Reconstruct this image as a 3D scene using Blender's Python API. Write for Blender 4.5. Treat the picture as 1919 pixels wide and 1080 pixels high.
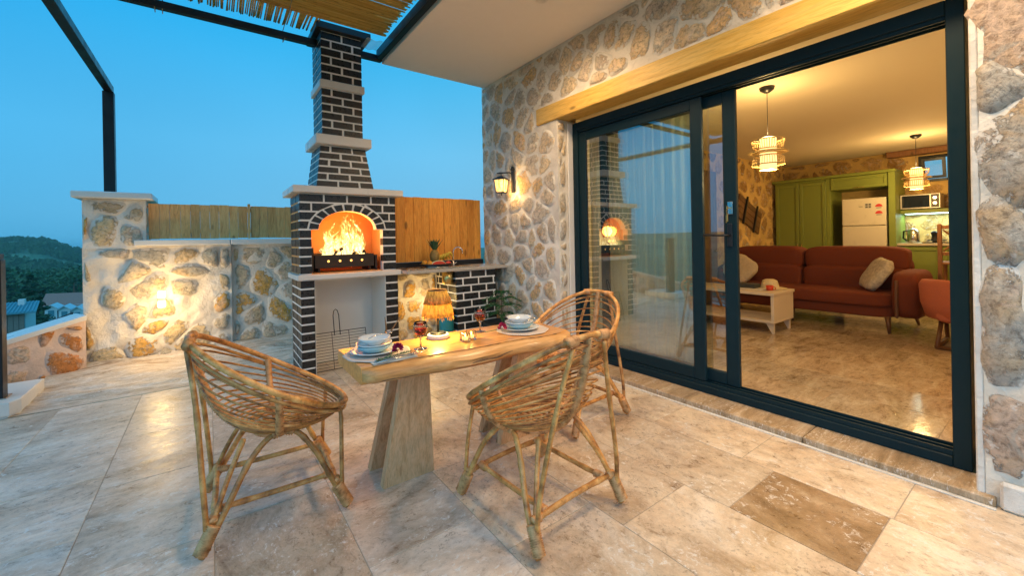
import bpy, math, random
from math import sin, cos, pi, radians
from mathutils import Vector, Matrix, noise as mn

for o in list(bpy.data.objects): bpy.data.objects.remove(o)
sc = bpy.context.scene
COL = sc.collection

# ------------------------------------------------------------------ camera
cam_d = bpy.data.cameras.new('camera'); cam = bpy.data.objects.new('camera', cam_d); COL.objects.link(cam)
sc.camera = cam
YAW, ROLL = .6335, -.0186
fw = Vector((sin(YAW), cos(YAW), 0)); rt = Vector((cos(YAW), -sin(YAW), 0)); up = Vector((0, 0, 1))
r_ = rt*cos(ROLL) + up*sin(ROLL); u_ = -rt*sin(ROLL) + up*cos(ROLL)
cam.matrix_world = Matrix(((r_.x, u_.x, -fw.x, 0), (r_.y, u_.y, -fw.y, 0), (r_.z, u_.z, -fw.z, 1.3), (0, 0, 0, 1)))
cam_d.sensor_width = 36; cam_d.lens = 769.8/1919*36; cam_d.shift_y = -.0477
cam_d.clip_start = .05; cam_d.clip_end = 12000

# ------------------------------------------------------------------ sky and light
SUN_EL, SUN_ROT = radians(1.5), radians(200)
w = bpy.data.worlds.new('World'); sc.world = w; w.use_nodes = True
nt = w.node_tree; nt.nodes.clear()
wo = nt.nodes.new('ShaderNodeOutputWorld'); bg = nt.nodes.new('ShaderNodeBackground')
sky = nt.nodes.new('ShaderNodeTexSky'); sky.sky_type = 'NISHITA'; sky.sun_disc = False
sky.sun_elevation = SUN_EL; sky.sun_rotation = SUN_ROT; sky.air_density = 1.0; sky.dust_density = .3; sky.ozone_density = 4
tc = nt.nodes.new('ShaderNodeTexCoord'); sp = nt.nodes.new('ShaderNodeSeparateXYZ')
nt.links.new(tc.outputs['Generated'], sp.inputs[0])
ramp = nt.nodes.new('ShaderNodeValToRGB'); cr = ramp.color_ramp
SKYC = [(0, (.05, .30, .50)), (.49, (.12, .50, .78)), (.53, (.15, .56, .86)), (.60, (.125, .58, .93)), (.70, (.035, .49, .90)), (1, (.010, .38, .80))]
mp = nt.nodes.new('ShaderNodeMapRange'); mp.inputs[1].default_value = -1; mp.inputs[2].default_value = 1
nt.links.new(sp.outputs[2], mp.inputs[0]); nt.links.new(mp.outputs[0], ramp.inputs[0])
while len(cr.elements) > 1: cr.elements.remove(cr.elements[-1])
cr.elements[0].position = SKYC[0][0]; cr.elements[0].color = (*SKYC[0][1], 1)
for p, c in SKYC[1:]:
    e = cr.elements.new(p); e.color = (*c, 1)
# the sky is a deeper cyan towards the west (-X) than towards the north-east
sidem = nt.nodes.new('ShaderNodeMapRange'); sidem.inputs[1].default_value = -.9; sidem.inputs[2].default_value = .6
sidem.inputs[3].default_value = .0; sidem.inputs[4].default_value = 1
nt.links.new(sp.outputs[0], sidem.inputs[0])
sidec = nt.nodes.new('ShaderNodeMix'); sidec.data_type = 'RGBA'; sidec.inputs[6].default_value = (.12, .76, .97, 1); sidec.inputs[7].default_value = (1.5, 1.04, 1.0, 1)
nt.links.new(sidem.outputs[0], sidec.inputs[0])
mul = nt.nodes.new('ShaderNodeMix'); mul.data_type = 'RGBA'; mul.blend_type = 'MULTIPLY'; mul.inputs[0].default_value = 1
nt.links.new(ramp.outputs[0], mul.inputs[6]); nt.links.new(sidec.outputs[2], mul.inputs[7])
nz = nt.nodes.new('ShaderNodeTexNoise'); nz.inputs['Scale'].default_value = 1.6; nz.inputs['Detail'].default_value = 2
nt.links.new(tc.outputs['Generated'], nz.inputs['Vector'])
nzr = nt.nodes.new('ShaderNodeMapRange'); nzr.inputs[1].default_value = .3; nzr.inputs[2].default_value = .7; nzr.inputs[3].default_value = .93; nzr.inputs[4].default_value = 1.08
nt.links.new(nz.outputs[0], nzr.inputs[0])
mul2 = nt.nodes.new('ShaderNodeVectorMath'); mul2.operation = 'SCALE'
nt.links.new(mul.outputs[2], mul2.inputs[0]); nt.links.new(nzr.outputs[0], mul2.inputs['Scale'])
skys = nt.nodes.new('ShaderNodeVectorMath'); skys.operation = 'SCALE'; skys.inputs['Scale'].default_value = .08
nt.links.new(sky.outputs[0], skys.inputs[0])
addn = nt.nodes.new('ShaderNodeMix'); addn.data_type = 'RGBA'; addn.inputs[0].default_value = .93
nt.links.new(skys.outputs[0], addn.inputs[6]); nt.links.new(mul2.outputs[0], addn.inputs[7])
nt.links.new(addn.outputs[2], bg.inputs[0]); bg.inputs[1].default_value = 1.0
nt.links.new(bg.outputs[0], wo.inputs[0])
sd = bpy.data.lights.new('sun', 'SUN'); sd.energy = 1.45; sd.angle = radians(80); sd.color = (.54, .86, 1)
so = bpy.data.objects.new('sun', sd); COL.objects.link(so)
so.rotation_euler = Vector((.72, .38, -.60)).to_track_quat('-Z', 'Y').to_euler()
sc.view_settings.view_transform = 'Standard'; sc.view_settings.look = 'None'; sc.view_settings.exposure = 0; sc.view_settings.gamma = 1
try: sc.view_settings.use_curve_mapping = False
except Exception: pass
sc.render.engine = 'CYCLES'
cy = sc.cycles; cy.use_denoising = True; cy.max_bounces = 8; cy.diffuse_bounces = 4; cy.glossy_bounces = 4; cy.transmission_bounces = 8; cy.transparent_max_bounces = 16
cy.sample_clamp_indirect = 6; cy.caustics_reflective = False; cy.caustics_refractive = False
WARM = (1, .62, .26)
def point(name, loc, power, col=WARM, r=.03):
    d = bpy.data.lights.new(name, 'POINT'); d.energy = power; d.color = col; d.shadow_soft_size = r
    o = bpy.data.objects.new(name, d); COL.objects.link(o); o.location = loc; return o
def spot(name, loc, target, power, size, col=WARM, r=.03, blend=.6):
    d = bpy.data.lights.new(name, 'SPOT'); d.energy = power; d.color = col; d.shadow_soft_size = r; d.spot_size = radians(size); d.spot_blend = blend
    o = bpy.data.objects.new(name, d); COL.objects.link(o); o.location = loc
    o.rotation_euler = (Vector(target)-Vector(loc)).to_track_quat('-Z', 'Y').to_euler(); return o

# ------------------------------------------------------------------ materials
MATS = {}
def mat(name):
    m = bpy.data.materials.new(name); m.use_nodes = True; MATS[name] = m
    nt = m.node_tree; b = nt.nodes['Principled BSDF']; return m, nt, b
def N(nt, t, **kw):
    n = nt.nodes.new(t)
    for k, v in kw.items(): setattr(n, k, v)
    return n
def coords(nt, kind='Object', scale=(1, 1, 1), rand=0):
    tc = N(nt, 'ShaderNodeTexCoord')
    mp = N(nt, 'ShaderNodeMapping'); mp.inputs['Scale'].default_value = scale
    nt.links.new(tc.outputs[kind], mp.inputs['Vector'])
    if rand:
        oi = N(nt, 'ShaderNodeObjectInfo'); c = N(nt, 'ShaderNodeVectorMath', operation='SCALE'); c.inputs[0].default_value = (rand, rand*.7, rand*1.3)
        nt.links.new(oi.outputs['Random'], c.inputs['Scale']); nt.links.new(c.outputs[0], mp.inputs['Location'])
    return mp.outputs[0]
def noise(nt, vec, scale, detail=4, rough=.55, dist=0):
    n = N(nt, 'ShaderNodeTexNoise'); n.inputs['Scale'].default_value = scale; n.inputs['Detail'].default_value = detail
    n.inputs['Roughness'].default_value = rough; n.inputs['Distortion'].default_value = dist
    if vec: nt.links.new(vec, n.inputs['Vector'])
    return n.outputs[0]
def rampn(nt, fac, stops, interp='LINEAR'):
    r = N(nt, 'ShaderNodeValToRGB'); cr = r.color_ramp; cr.interpolation = interp
    while len(cr.elements) > 1: cr.elements.remove(cr.elements[-1])
    cr.elements[0].position = stops[0][0]; cr.elements[0].color = (*stops[0][1], 1)
    for p, c in stops[1:]:
        e = cr.elements.new(p); e.color = (*c, 1)
    if fac: nt.links.new(fac, r.inputs[0])
    return r.outputs[0]
def mix(nt, fac, a, b, mode='MIX'):
    m = N(nt, 'ShaderNodeMix', data_type='RGBA', blend_type=mode)
    if isinstance(fac, (int, float)): m.inputs[0].default_value = fac
    else: nt.links.new(fac, m.inputs[0])
    for i, x in ((6, a), (7, b)):
        if isinstance(x, tuple): m.inputs[i].default_value = (*x, 1)
        else: nt.links.new(x, m.inputs[i])
    return m.outputs[2]
def maprange(nt, x, a, b, c=0, d=1):
    m = N(nt, 'ShaderNodeMapRange'); nt.links.new(x, m.inputs[0])
    for i, v in enumerate((a, b, c, d)): m.inputs[i+1].default_value = v
    return m.outputs[0]
def math_(nt, op, a, b=None):
    m = N(nt, 'ShaderNodeMath', operation=op)
    for i, x in enumerate((a, b)):
        if x is None: continue
        if isinstance(x, (int, float)): m.inputs[i].default_value = x
        else: nt.links.new(x, m.inputs[i])
    return m.outputs[0]
def bump(nt, b, h, strength=.3, dist=.01):
    n = N(nt, 'ShaderNodeBump'); n.inputs['Strength'].default_value = strength; n.inputs['Distance'].default_value = dist
    nt.links.new(h, n.inputs['Height']); nt.links.new(n.outputs[0], b.inputs['Normal'])
def simple(name, col, rough=.5, metal=0, var=.12, scale=8, bmp=0, emis=None, es=0, coat=0, rand=3):
    m, nt, b = mat(name)
    v = coords(nt, rand=rand); n = noise(nt, v, scale, 5)
    c = mix(nt, n, tuple(x*(1-var) for x in col), tuple(min(1, x*(1+var)) for x in col))
    nt.links.new(c, b.inputs['Base Color']); b.inputs['Roughness'].default_value = rough; b.inputs['Metallic'].default_value = metal
    nt.links.new(maprange(nt, n, .3, .7, max(0, rough-.07), min(1, rough+.1)), b.inputs['Roughness'])
    if coat: b.inputs['Coat Weight'].default_value = coat
    if bmp: bump(nt, b, noise(nt, v, scale*6, 4), bmp, .004)
    if emis: b.inputs['Emission Color'].default_value = (*emis, 1); b.inputs['Emission Strength'].default_value = es
    return m

def travertine(name, stretch, cols, rough=(.22, .5), randamt=40, patch=.8):
    m, nt, b = mat(name)
    v = coords(nt, scale=stretch, rand=randamt)
    n1 = noise(nt, v, 2.6, 9, .70, .7); n2 = noise(nt, v, 13, 9, .75, .5)
    oi = N(nt, 'ShaderNodeObjectInfo')
    base = rampn(nt, n1, [(.33, cols[0]), (.44, cols[1]), (.54, cols[2]), (.64, cols[3])])
    shade = rampn(nt, oi.outputs['Random'], [(0, (.80, .78, .76)), (.25, (1, 1, 1)), (.5, (1.05, 1.0, .95)), (.75, (1, .98, .96)), (1, (.88, .85, .82))], 'LINEAR')
    base = mix(nt, 1.0, base, shade, 'MULTIPLY')
    fine = rampn(nt, n2, [(.32, (.62, .56, .50)), (.47, (.98, .98, .98)), (.64, (1.14, 1.12, 1.10))])
    base = mix(nt, 1.0, base, fine, 'MULTIPLY')
    # cement filled holes: pale crisp flecks
    v2 = coords(nt, scale=tuple(1+(s-1)*.5 for s in stretch), rand=randamt*1.3)
    f1 = noise(nt, v2, 30, 8, .78, .5); f2 = noise(nt, v2, 3.2, 4, .6)
    fl = math_(nt, 'MULTIPLY', maprange(nt, f1, .555, .58), maprange(nt, f2, .46, .56))
    base = mix(nt, math_(nt, 'MULTIPLY', fl, patch), base, (.80, .77, .74))
    g1 = noise(nt, v2, 48, 5, .7, .3)
    pits = math_(nt, 'MULTIPLY', maprange(nt, g1, .43, .39), maprange(nt, f2, .52, .40))
    base = mix(nt, math_(nt, 'MULTIPLY', pits, .65), base, (.22, .15, .10))
    sk = noise(nt, v2, 120, 5, .75, .2); base = mix(nt, maprange(nt, sk, .60, .68, 0, .55), base, (.84, .82, .80)); base = mix(nt, maprange(nt, sk, .41, .34, 0, .5), base, (.28, .20, .14))
    nt.links.new(base, b.inputs['Base Color'])
    rr = maprange(nt, n2, .3, .7, rough[0], rough[1]); nt.links.new(rr, b.inputs['Roughness'])
    h = math_(nt, 'SUBTRACT', math_(nt, 'MULTIPLY', n2, .35), pits)
    bump(nt, b, h, .22, .003)
    return m
TC = [(.40, .29, .20), (.60, .49, .39), (.70, .60, .51), (.78, .71, .64)]
travertine('travertine_x', (.9, 1.5, 1), TC)
travertine('travertine_y', (1.4, 1.0, 1), [(.42, .30, .19), (.62, .49, .36), (.72, .60, .46), (.80, .71, .60)])
travertine('travertine_dark', (1.6, 1.2, 1), [(.22, .13, .065), (.33, .21, .11), (.42, .28, .16), (.54, .40, .26)], patch=.75)
travertine('travertine_tan', (2, 1.2, 1), [(.38, .27, .18), (.53, .41, .30), (.62, .51, .40), (.70, .62, .52)])
travertine('travertine_edge', (1, 5, 1), [(.26, .18, .10), (.38, .27, .16), (.46, .34, .22), (.58, .47, .34)], (.4, .7))
travertine('travertine_polished', (1.0, 2.6, 1), [(.24, .17, .10), (.44, .34, .23), (.52, .42, .30), (.60, .51, .39)], (.06, .16), patch=.25)
travertine('rough_apron', (1.2, 5.0, 1), [(.34, .25, .18), (.58, .48, .38), (.68, .60, .52), (.76, .71, .66)], (.45, .8))

def stone_mat(name, cols, mortar, mrand=.5, bs=1.0, scale=1.0, more=0):
    m, nt, b = mat(name)
    v = coords(nt, rand=30)
    oi = N(nt, 'ShaderNodeObjectInfo')
    base = rampn(nt, oi.outputs['Random'], cols, 'CONSTANT')
    n1 = noise(nt, v, 7*scale, 8, .66, .8); n2 = noise(nt, v, 34*scale, 6, .7, .4); n3 = noise(nt, v, 3.5*scale, 4, .5, 1.0)
    base = mix(nt, 1, base, rampn(nt, n1, [(.30, (.50, .46, .42)), (.43, (.92, .90, .87)), (.6, (1.1, 1.06, 1.0)), (.75, (1.35, 1.32, 1.28))]), 'MULTIPLY')
    base = mix(nt, maprange(nt, n3, .50, .66, 0, .55), base, (.58, .38, .17))
    n4 = noise(nt, v, 5*scale, 5, .6, 1.5); base = mix(nt, maprange(nt, n4, .54, .64, 0, .5), base, (.62, .50, .44)); base = mix(nt, maprange(nt, n4, .44, .36, 0, .6), base, (.40, .40, .38))
    base = mix(nt, 1, base, rampn(nt, n2, [(.36, (.55, .52, .5)), (.5, (1, 1, 1)), (.68, (1.25, 1.22, 1.2))]), 'MULTIPLY')
    # mortar smeared over the rim of the stone, following its edge attribute
    at = N(nt, 'ShaderNodeAttribute', attribute_name='edge')
    e = math_(nt, 'ADD', at.outputs['Fac'], math_(nt, 'MULTIPLY', math_(nt, 'SUBTRACT', n1, .5), 3.6))
    e = math_(nt, 'ADD', e, math_(nt, 'MULTIPLY', math_(nt, 'SUBTRACT', n2, .5), 2.4))
    e = math_(nt, 'ADD', e, more); k = maprange(nt, e, .26, .46)
    mc = mix(nt, n2, tuple(x*.88 for x in mortar), tuple(min(1, x*1.06) for x in mortar))
    base = mix(nt, k, mc, base)
    sp_ = math_(nt, 'MULTIPLY', maprange(nt, noise(nt, v, 13*scale, 6, .7), .60, .66), mrand)
    base = mix(nt, sp_, base, mc)
    nt.links.new(base, b.inputs['Base Color']); b.inputs['Roughness'].default_value = .88
    h = math_(nt, 'ADD', math_(nt, 'MULTIPLY', n1, 1.0), math_(nt, 'MULTIPLY', n2, .35))
    h = math_(nt, 'ADD', h, math_(nt, 'MULTIPLY', k, .22)); h = math_(nt, 'ADD', h, math_(nt, 'MULTIPLY', noise(nt, v, 85, 5, .8), .22))
    bump(nt, b, h, .95*bs, .022)
    return m
def mortar_mat(name, col, bs=1.0):
    m, nt, b = mat(name)
    v = coords(nt)
    n1 = noise(nt, v, 4.5, 7, .6, .8); n2 = noise(nt, v, 22, 6, .65, .4); n3 = noise(nt, v, 1.2, 3)
    c = rampn(nt, n1, [(.3, tuple(x*.82 for x in col)), (.5, col), (.7, tuple(min(1, x*1.12) for x in col))])
    c = mix(nt, maprange(nt, n2, .58, .72, 0, .35), c, (.52, .40, .27))
    c = mix(nt, 1, c, rampn(nt, n3, [(.35, (.9, .88, .86)), (.6, (1.04, 1.04, 1.04))]), 'MULTIPLY')
    nt.links.new(c, b.inputs['Base Color']); b.inputs['Roughness'].default_value = .85
    bump(nt, b, math_(nt, 'ADD', math_(nt, 'ADD', n1, math_(nt, 'MULTIPLY', n2, .5)), math_(nt, 'MULTIPLY', noise(nt, v, 80, 5, .75), .16)), .8*bs, .02)
    return m
SC = [(0, (.62, .49, .33)), (.13, (.52, .45, .37)), (.27, (.70, .54, .33)), (.38, (.58, .52, .43)), (.5, (.70, .57, .38)), (.6, (.68, .42, .15)), (.68, (.54, .47, .38)), (.8, (.72, .61, .46)), (.92, (.66, .43, .19))]
MORT = (.84, .78, .69)
SC = [(p, tuple(lerp_*.80+m_*.20 for lerp_, m_ in zip(c, MORT))) for p, c in SC]
stone_mat('house_stone', SC, MORT)
stone_mat('jamb_stone', [(0, (.50, .44, .38)), (.4, (.56, .44, .36)), (.7, (.46, .45, .43))], (.78, .77, .75), .6, 1.2, 1.0, .45)
mortar_mat('house_mortar', MORT)
stone_mat('parapet_stone', [(0, (.52, .42, .29)), (.2, (.60, .51, .39)), (.4, (.50, .45, .38)), (.6, (.64, .50, .31)), (.8, (.66, .38, .10))], (.80, .72, .64), .85, 1.35, 1.0, -.10)
mortar_mat('parapet_mortar', (.78, .71, .64), 1.7)
stone_mat('rust_stone', [(0, (.45, .17, .04)), (.5, (.50, .20, .06))], (.74, .55, .46), .35)
stone_mat('pale_rust_stone', [(0, (.62, .42, .30)), (.5, (.66, .46, .34))], (.74, .55, .46), .8)
mortar_mat('pink_mortar', (.74, .55, .46))
mortar_mat('white_mortar', (.78, .76, .72))
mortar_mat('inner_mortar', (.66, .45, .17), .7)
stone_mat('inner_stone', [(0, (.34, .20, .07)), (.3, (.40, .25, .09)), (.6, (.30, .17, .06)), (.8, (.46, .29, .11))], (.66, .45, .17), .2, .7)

simple('grout', (.44, .36, .28), .8, var=.1)
simple('white_marble', (.74, .71, .68), .32, var=.08, scale=6, bmp=.05)
simple('plaster', (.86, .82, .78), .7, var=.03, scale=14, bmp=.10)
simple('inner_plaster', (.80, .70, .52), .8, var=.03, scale=14, bmp=.08)
simple('white_paint', (.78, .75, .70), .5, var=.05, scale=5, bmp=.08)
simple('mortar_paint', (.86, .84, .82), .6, var=.10, scale=30, bmp=.3)
simple('firebox_clay', (.74, .36, .13), .8, var=.12, scale=9, bmp=.2)
simple('black_steel', (.018, .02, .024), .35, .3, var=.2)
simple('frame_metal', (.006, .024, .034), .46, .0, var=.15, scale=20)
simple('rubber', (.012, .013, .015), .5)
simple('soot_steel', (.05, .035, .028), .55, .5, var=.4, scale=20, bmp=.2)
simple('steel', (.60, .58, .55), .22, 1.0, var=.1, scale=10)
simple('brushed_steel', (.55, .53, .50), .34, 1.0, var=.1, scale=10)
simple('granite', (.46, .42, .37), .3, var=.35, scale=90)
simple('porcelain', (.74, .77, .78), .12, var=.03, coat=.3)
simple('charger', (.66, .56, .50), .5, var=.06, scale=60, bmp=.3)
simple('blue_china', (.36, .56, .62), .15, var=.25, scale=25, coat=.3)
simple('napkin_cloth', (.60, .64, .64), .8, var=.08, scale=60, bmp=.3)
simple('rosemary', (.05, .14, .06), .6, var=.4, scale=40)
simple('carnation', (.42, .015, .09), .6, var=.4, scale=60)
simple('stem_green', (.09, .20, .06), .5)
simple('pot_black', (.02, .024, .026), .5, var=.2, scale=12, bmp=.2)
simple('soil', (.05, .035, .02), .95, var=.4, scale=40, bmp=.5)
simple('pine_green', (.025, .13, .035), .5, var=.4, scale=30)
simple('bark', (.16, .11, .07), .85, var=.3, scale=20, bmp=.5)
simple('gas_teal', (.02, .22, .27), .35, .2, var=.1)
simple('pineapple_skin', (.30, .19, .05), .6, var=.5, scale=60, bmp=.5)
simple('pineapple_leaf', (.06, .14, .06), .5, var=.3)
simple('banana_skin', (.72, .47, .04), .45, var=.15, scale=20)
simple('orange_skin', (.80, .30, .02), .45, var=.1, scale=40, bmp=.2)
simple('melon_red', (.70, .07, .04), .4, var=.2, scale=30)
simple('melon_rind', (.55, .62, .38), .4, var=.2)
simple('tray_black', (.03, .025, .022), .4, var=.2)
simple('sofa_fabric', (.165, .032, .010), .85, var=.25, scale=50, bmp=.35)
simple('salmon_fabric', (.50, .145, .085), .85, var=.15, scale=50, bmp=.3)
simple('cushion_fabric', (.50, .45, .38), .9, var=.75, scale=30, bmp=.4)
simple('stripe_cushion', (.56, .46, .33), .9, var=.3, scale=30, bmp=.4)
simple('walnut', (.14, .06, .025), .4, var=.3, scale=12, bmp=.1)
simple('green_cabinet', (.215, .265, .045), .45, var=.06, scale=10, bmp=.03)
simple('fridge_white', (.70, .64, .52), .3, var=.03)
simple('red_sticker', (.6, .03, .03), .5)
simple('dark_print', (.12, .11, .10), .6)
simple('whitewash_wood', (.66, .56, .44), .5, var=.08, scale=12, bmp=.1)
simple('straw', (.68, .56, .34), .85, var=.2, scale=80, bmp=.4)
simple('red_cup', (.60, .05, .02), .3)
simple('dark_book', (.04, .045, .05), .5)
simple('paper', (.62, .60, .55), .8)
simple('microwave_steel', (.42, .38, .32), .35, .7)
simple('black_glass', (.01, .01, .012), .08)
simple('worktop', (.62, .55, .42), .35)
simple('brass', (.60, .42, .15), .3, 1.0)
simple('roof_blue', (.10, .30, .36), .6, var=.3, scale=20, bmp=.4)
simple('roof_red', (.34, .17, .13), .8, var=.3, scale=20, bmp=.4)
simple('barn_wood', (.22, .19, .16), .8, var=.3, scale=20, bmp=.3)
simple('cabin_white', (.55, .66, .70), .7)
simple('cabin_teal', (.05, .22, .28), .6)
simple('candle_wax', (.85, .70, .5), .5, emis=(1, .55, .15), es=3)
simple('flame_small', (1, .6, .2), .5, emis=(1, .55, .12), es=40)
simple('lens_lit', (1, .9, .7), .5, emis=(1, .80, .48), es=14)
simple('lamp_white', (.9, .85, .75), .5, emis=(1, .70, .34), es=7)
simple('led_lit', (1, 1, 1), .5, emis=(.62, 1, .92), es=5)
simple('twig', (.23, .14, .07), .8, var=.3)
simple('charred_wood', (.02, .012, .008), .9, var=.6, scale=30, bmp=.8)
simple('ember', (.3, .05, .01), .9, var=.8, scale=30, emis=(1, .22, .02), es=4)
simple('rope_tie', (.35, .30, .22), .8)
simple('curtain_red', (.12, .03, .02), .9)

def brick_mat():
    m, nt, b = mat('black_brick'); oi0 = N(nt, 'ShaderNodeObjectInfo'); v = coords(nt, rand=20); n = noise(nt, v, 30, 6, .7)
    c = mix(nt, n, (.005, .006, .007), (.020, .022, .025)); c = mix(nt, maprange(nt, oi0.outputs['Random'], .3, 1, 0, .5), c, (.026, .026, .026)); oi = N(nt, 'ShaderNodeObjectInfo')
    c = mix(nt, maprange(nt, noise(nt, v, 90, 4, .6), .66, .72, 0, .35), c, (.4, .38, .36))
    nt.links.new(c, b.inputs['Base Color']); nt.links.new(maprange(nt, n, .3, .7, .18, .5), b.inputs['Roughness']); bump(nt, b, n, .5, .006)
brick_mat()
def wood(name, cols, axis, rings=3.0, rough=.5, knots=True, coat=0):
    m, nt, b = mat(name)
    s = [9.0, 9.0, 9.0]; s[axis] = .8
    v = coords(nt, scale=tuple(s), rand=25)
    n1 = noise(nt, v, rings, 6, .6, 1.6); n2 = noise(nt, v, rings*7, 5, .6, .5)
    oi = N(nt, 'ShaderNodeObjectInfo')
    c = rampn(nt, n1, [(.28, cols[0]), (.45, cols[1]), (.60, cols[2]), (.75, cols[1])])
    c = mix(nt, 1, c, rampn(nt, n2, [(.3, (.78, .75, .70)), (.55, (1.03, 1.03, 1.03))]), 'MULTIPLY')
    c = mix(nt, 1, c, rampn(nt, oi.outputs['Random'], [(0, (.82, .80, .76)), (.5, (1, 1, 1)), (1, (1.12, 1.08, 1.0))]), 'MULTIPLY')
    if knots:
        s2 = [7.0, 7.0, 7.0]; s2[axis] = 2.6
        vo = N(nt, 'ShaderNodeTexVoronoi'); vo.inputs['Scale'].default_value = 1.0
        nt.links.new(coords(nt, scale=tuple(s2), rand=11), vo.inputs['Vector'])
        c = mix(nt, maprange(nt, vo.outputs['Distance'], .16, .09, 0, .75), c, tuple(x*.32 for x in cols[0]))
    nt.links.new(c, b.inputs['Base Color']); b.inputs['Roughness'].default_value = rough
    if coat: b.inputs['Coat Weight'].default_value = coat; b.inputs['Coat Roughness'].default_value = .2
    bump(nt, b, n2, .18, .003)
wood('plank_tan', [(.60, .27, .09), (.80, .42, .15), (.86, .50, .20)], 2)
wood('plank_orange', [(.60, .21, .025), (.80, .33, .045), (.88, .41, .07)], 2)
wood('lintel_wood', [(.66, .37, .065), (.80, .50, .11), (.85, .57, .16)], 1, 1.5)
wood('table_heart', [(.42, .17, .045), (.62, .28, .07), (.70, .36, .10)], 0, 1.2, .32, False, .3)
wood('table_sap', [(.56, .23, .06), (.76, .37, .12), (.84, .46, .18)], 0, 1.2, .38, False, .2)
wood('pedestal_wood', [(.48, .26, .12), (.66, .39, .20), (.72, .46, .26)], 2, 2.0, .55)
wood('dark_plank', [(.10, .05, .02), (.16, .08, .035), (.2, .11, .05)], 2)
wood('bar_wood', [(.22, .09, .03), (.28, .12, .045), (.32, .15, .06)], 2)

def rattan():
    m, nt, b = mat('rattan'); v = coords(nt, rand=9)
    n = noise(nt, v, 14, 5, .6); n2 = noise(nt, v, 60, 4, .6); oi = N(nt, 'ShaderNodeObjectInfo')
    c = rampn(nt, n, [(.32, (.20, .075, .018)), (.46, (.52, .225, .06)), (.58, (.69, .345, .105)), (.70, (.82, .50, .20))])
    c = mix(nt, maprange(nt, n2, .58, .66, 0, .4), c, (.16, .08, .03))
    c = mix(nt, 1, c, rampn(nt, oi.outputs['Random'], [(0, (.72, .68, .62)), (.5, (1, 1, 1)), (1, (1.25, 1.22, 1.15))]), 'MULTIPLY')
    nt.links.new(c, b.inputs['Base Color']); b.inputs['Roughness'].default_value = .38; bump(nt, b, n2, .3, .002)
    m, nt, b = mat('rattan_wrap'); v = coords(nt, rand=9); n = noise(nt, v, 30, 5, .6)
    c = rampn(nt, n, [(.3, (.30, .11, .03)), (.5, (.70, .34, .13)), (.7, (.84, .47, .22))])
    nt.links.new(c, b.inputs['Base Color']); b.inputs['Roughness'].default_value = .5; bump(nt, b, n, .4, .002)
    m, nt, b = mat('reed'); v = coords(nt, scale=(.5, 60, 30)); n = noise(nt, v, 2.0, 5, .65)
    v3 = coords(nt, scale=(6, 40, 20)); n3 = noise(nt, v3, 2.0, 4, .6)
    c = rampn(nt, n, [(.30, (.40, .20, .04)), (.48, (.74, .45, .11)), (.66, (.88, .64, .24))])
    c = mix(nt, maprange(nt, n3, .60, .68, 0, .6), c, (.22, .11, .03))
    nt.links.new(c, b.inputs['Base Color']); b.inputs['Roughness'].default_value = .5
    tr = N(nt, 'ShaderNodeBsdfTranslucent'); nt.links.new(c, tr.inputs[0]); ms = N(nt, 'ShaderNodeMixShader'); ms.inputs[0].default_value = .5
    nt.links.new(b.outputs[0], ms.inputs[1]); nt.links.new(tr.outputs[0], ms.inputs[2]); nt.links.new(ms.outputs[0], nt.nodes['Material Output'].inputs[0])
rattan()
MATS['frame_metal'].node_tree.nodes['Principled BSDF'].inputs['Specular IOR Level'].default_value = .18
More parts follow.
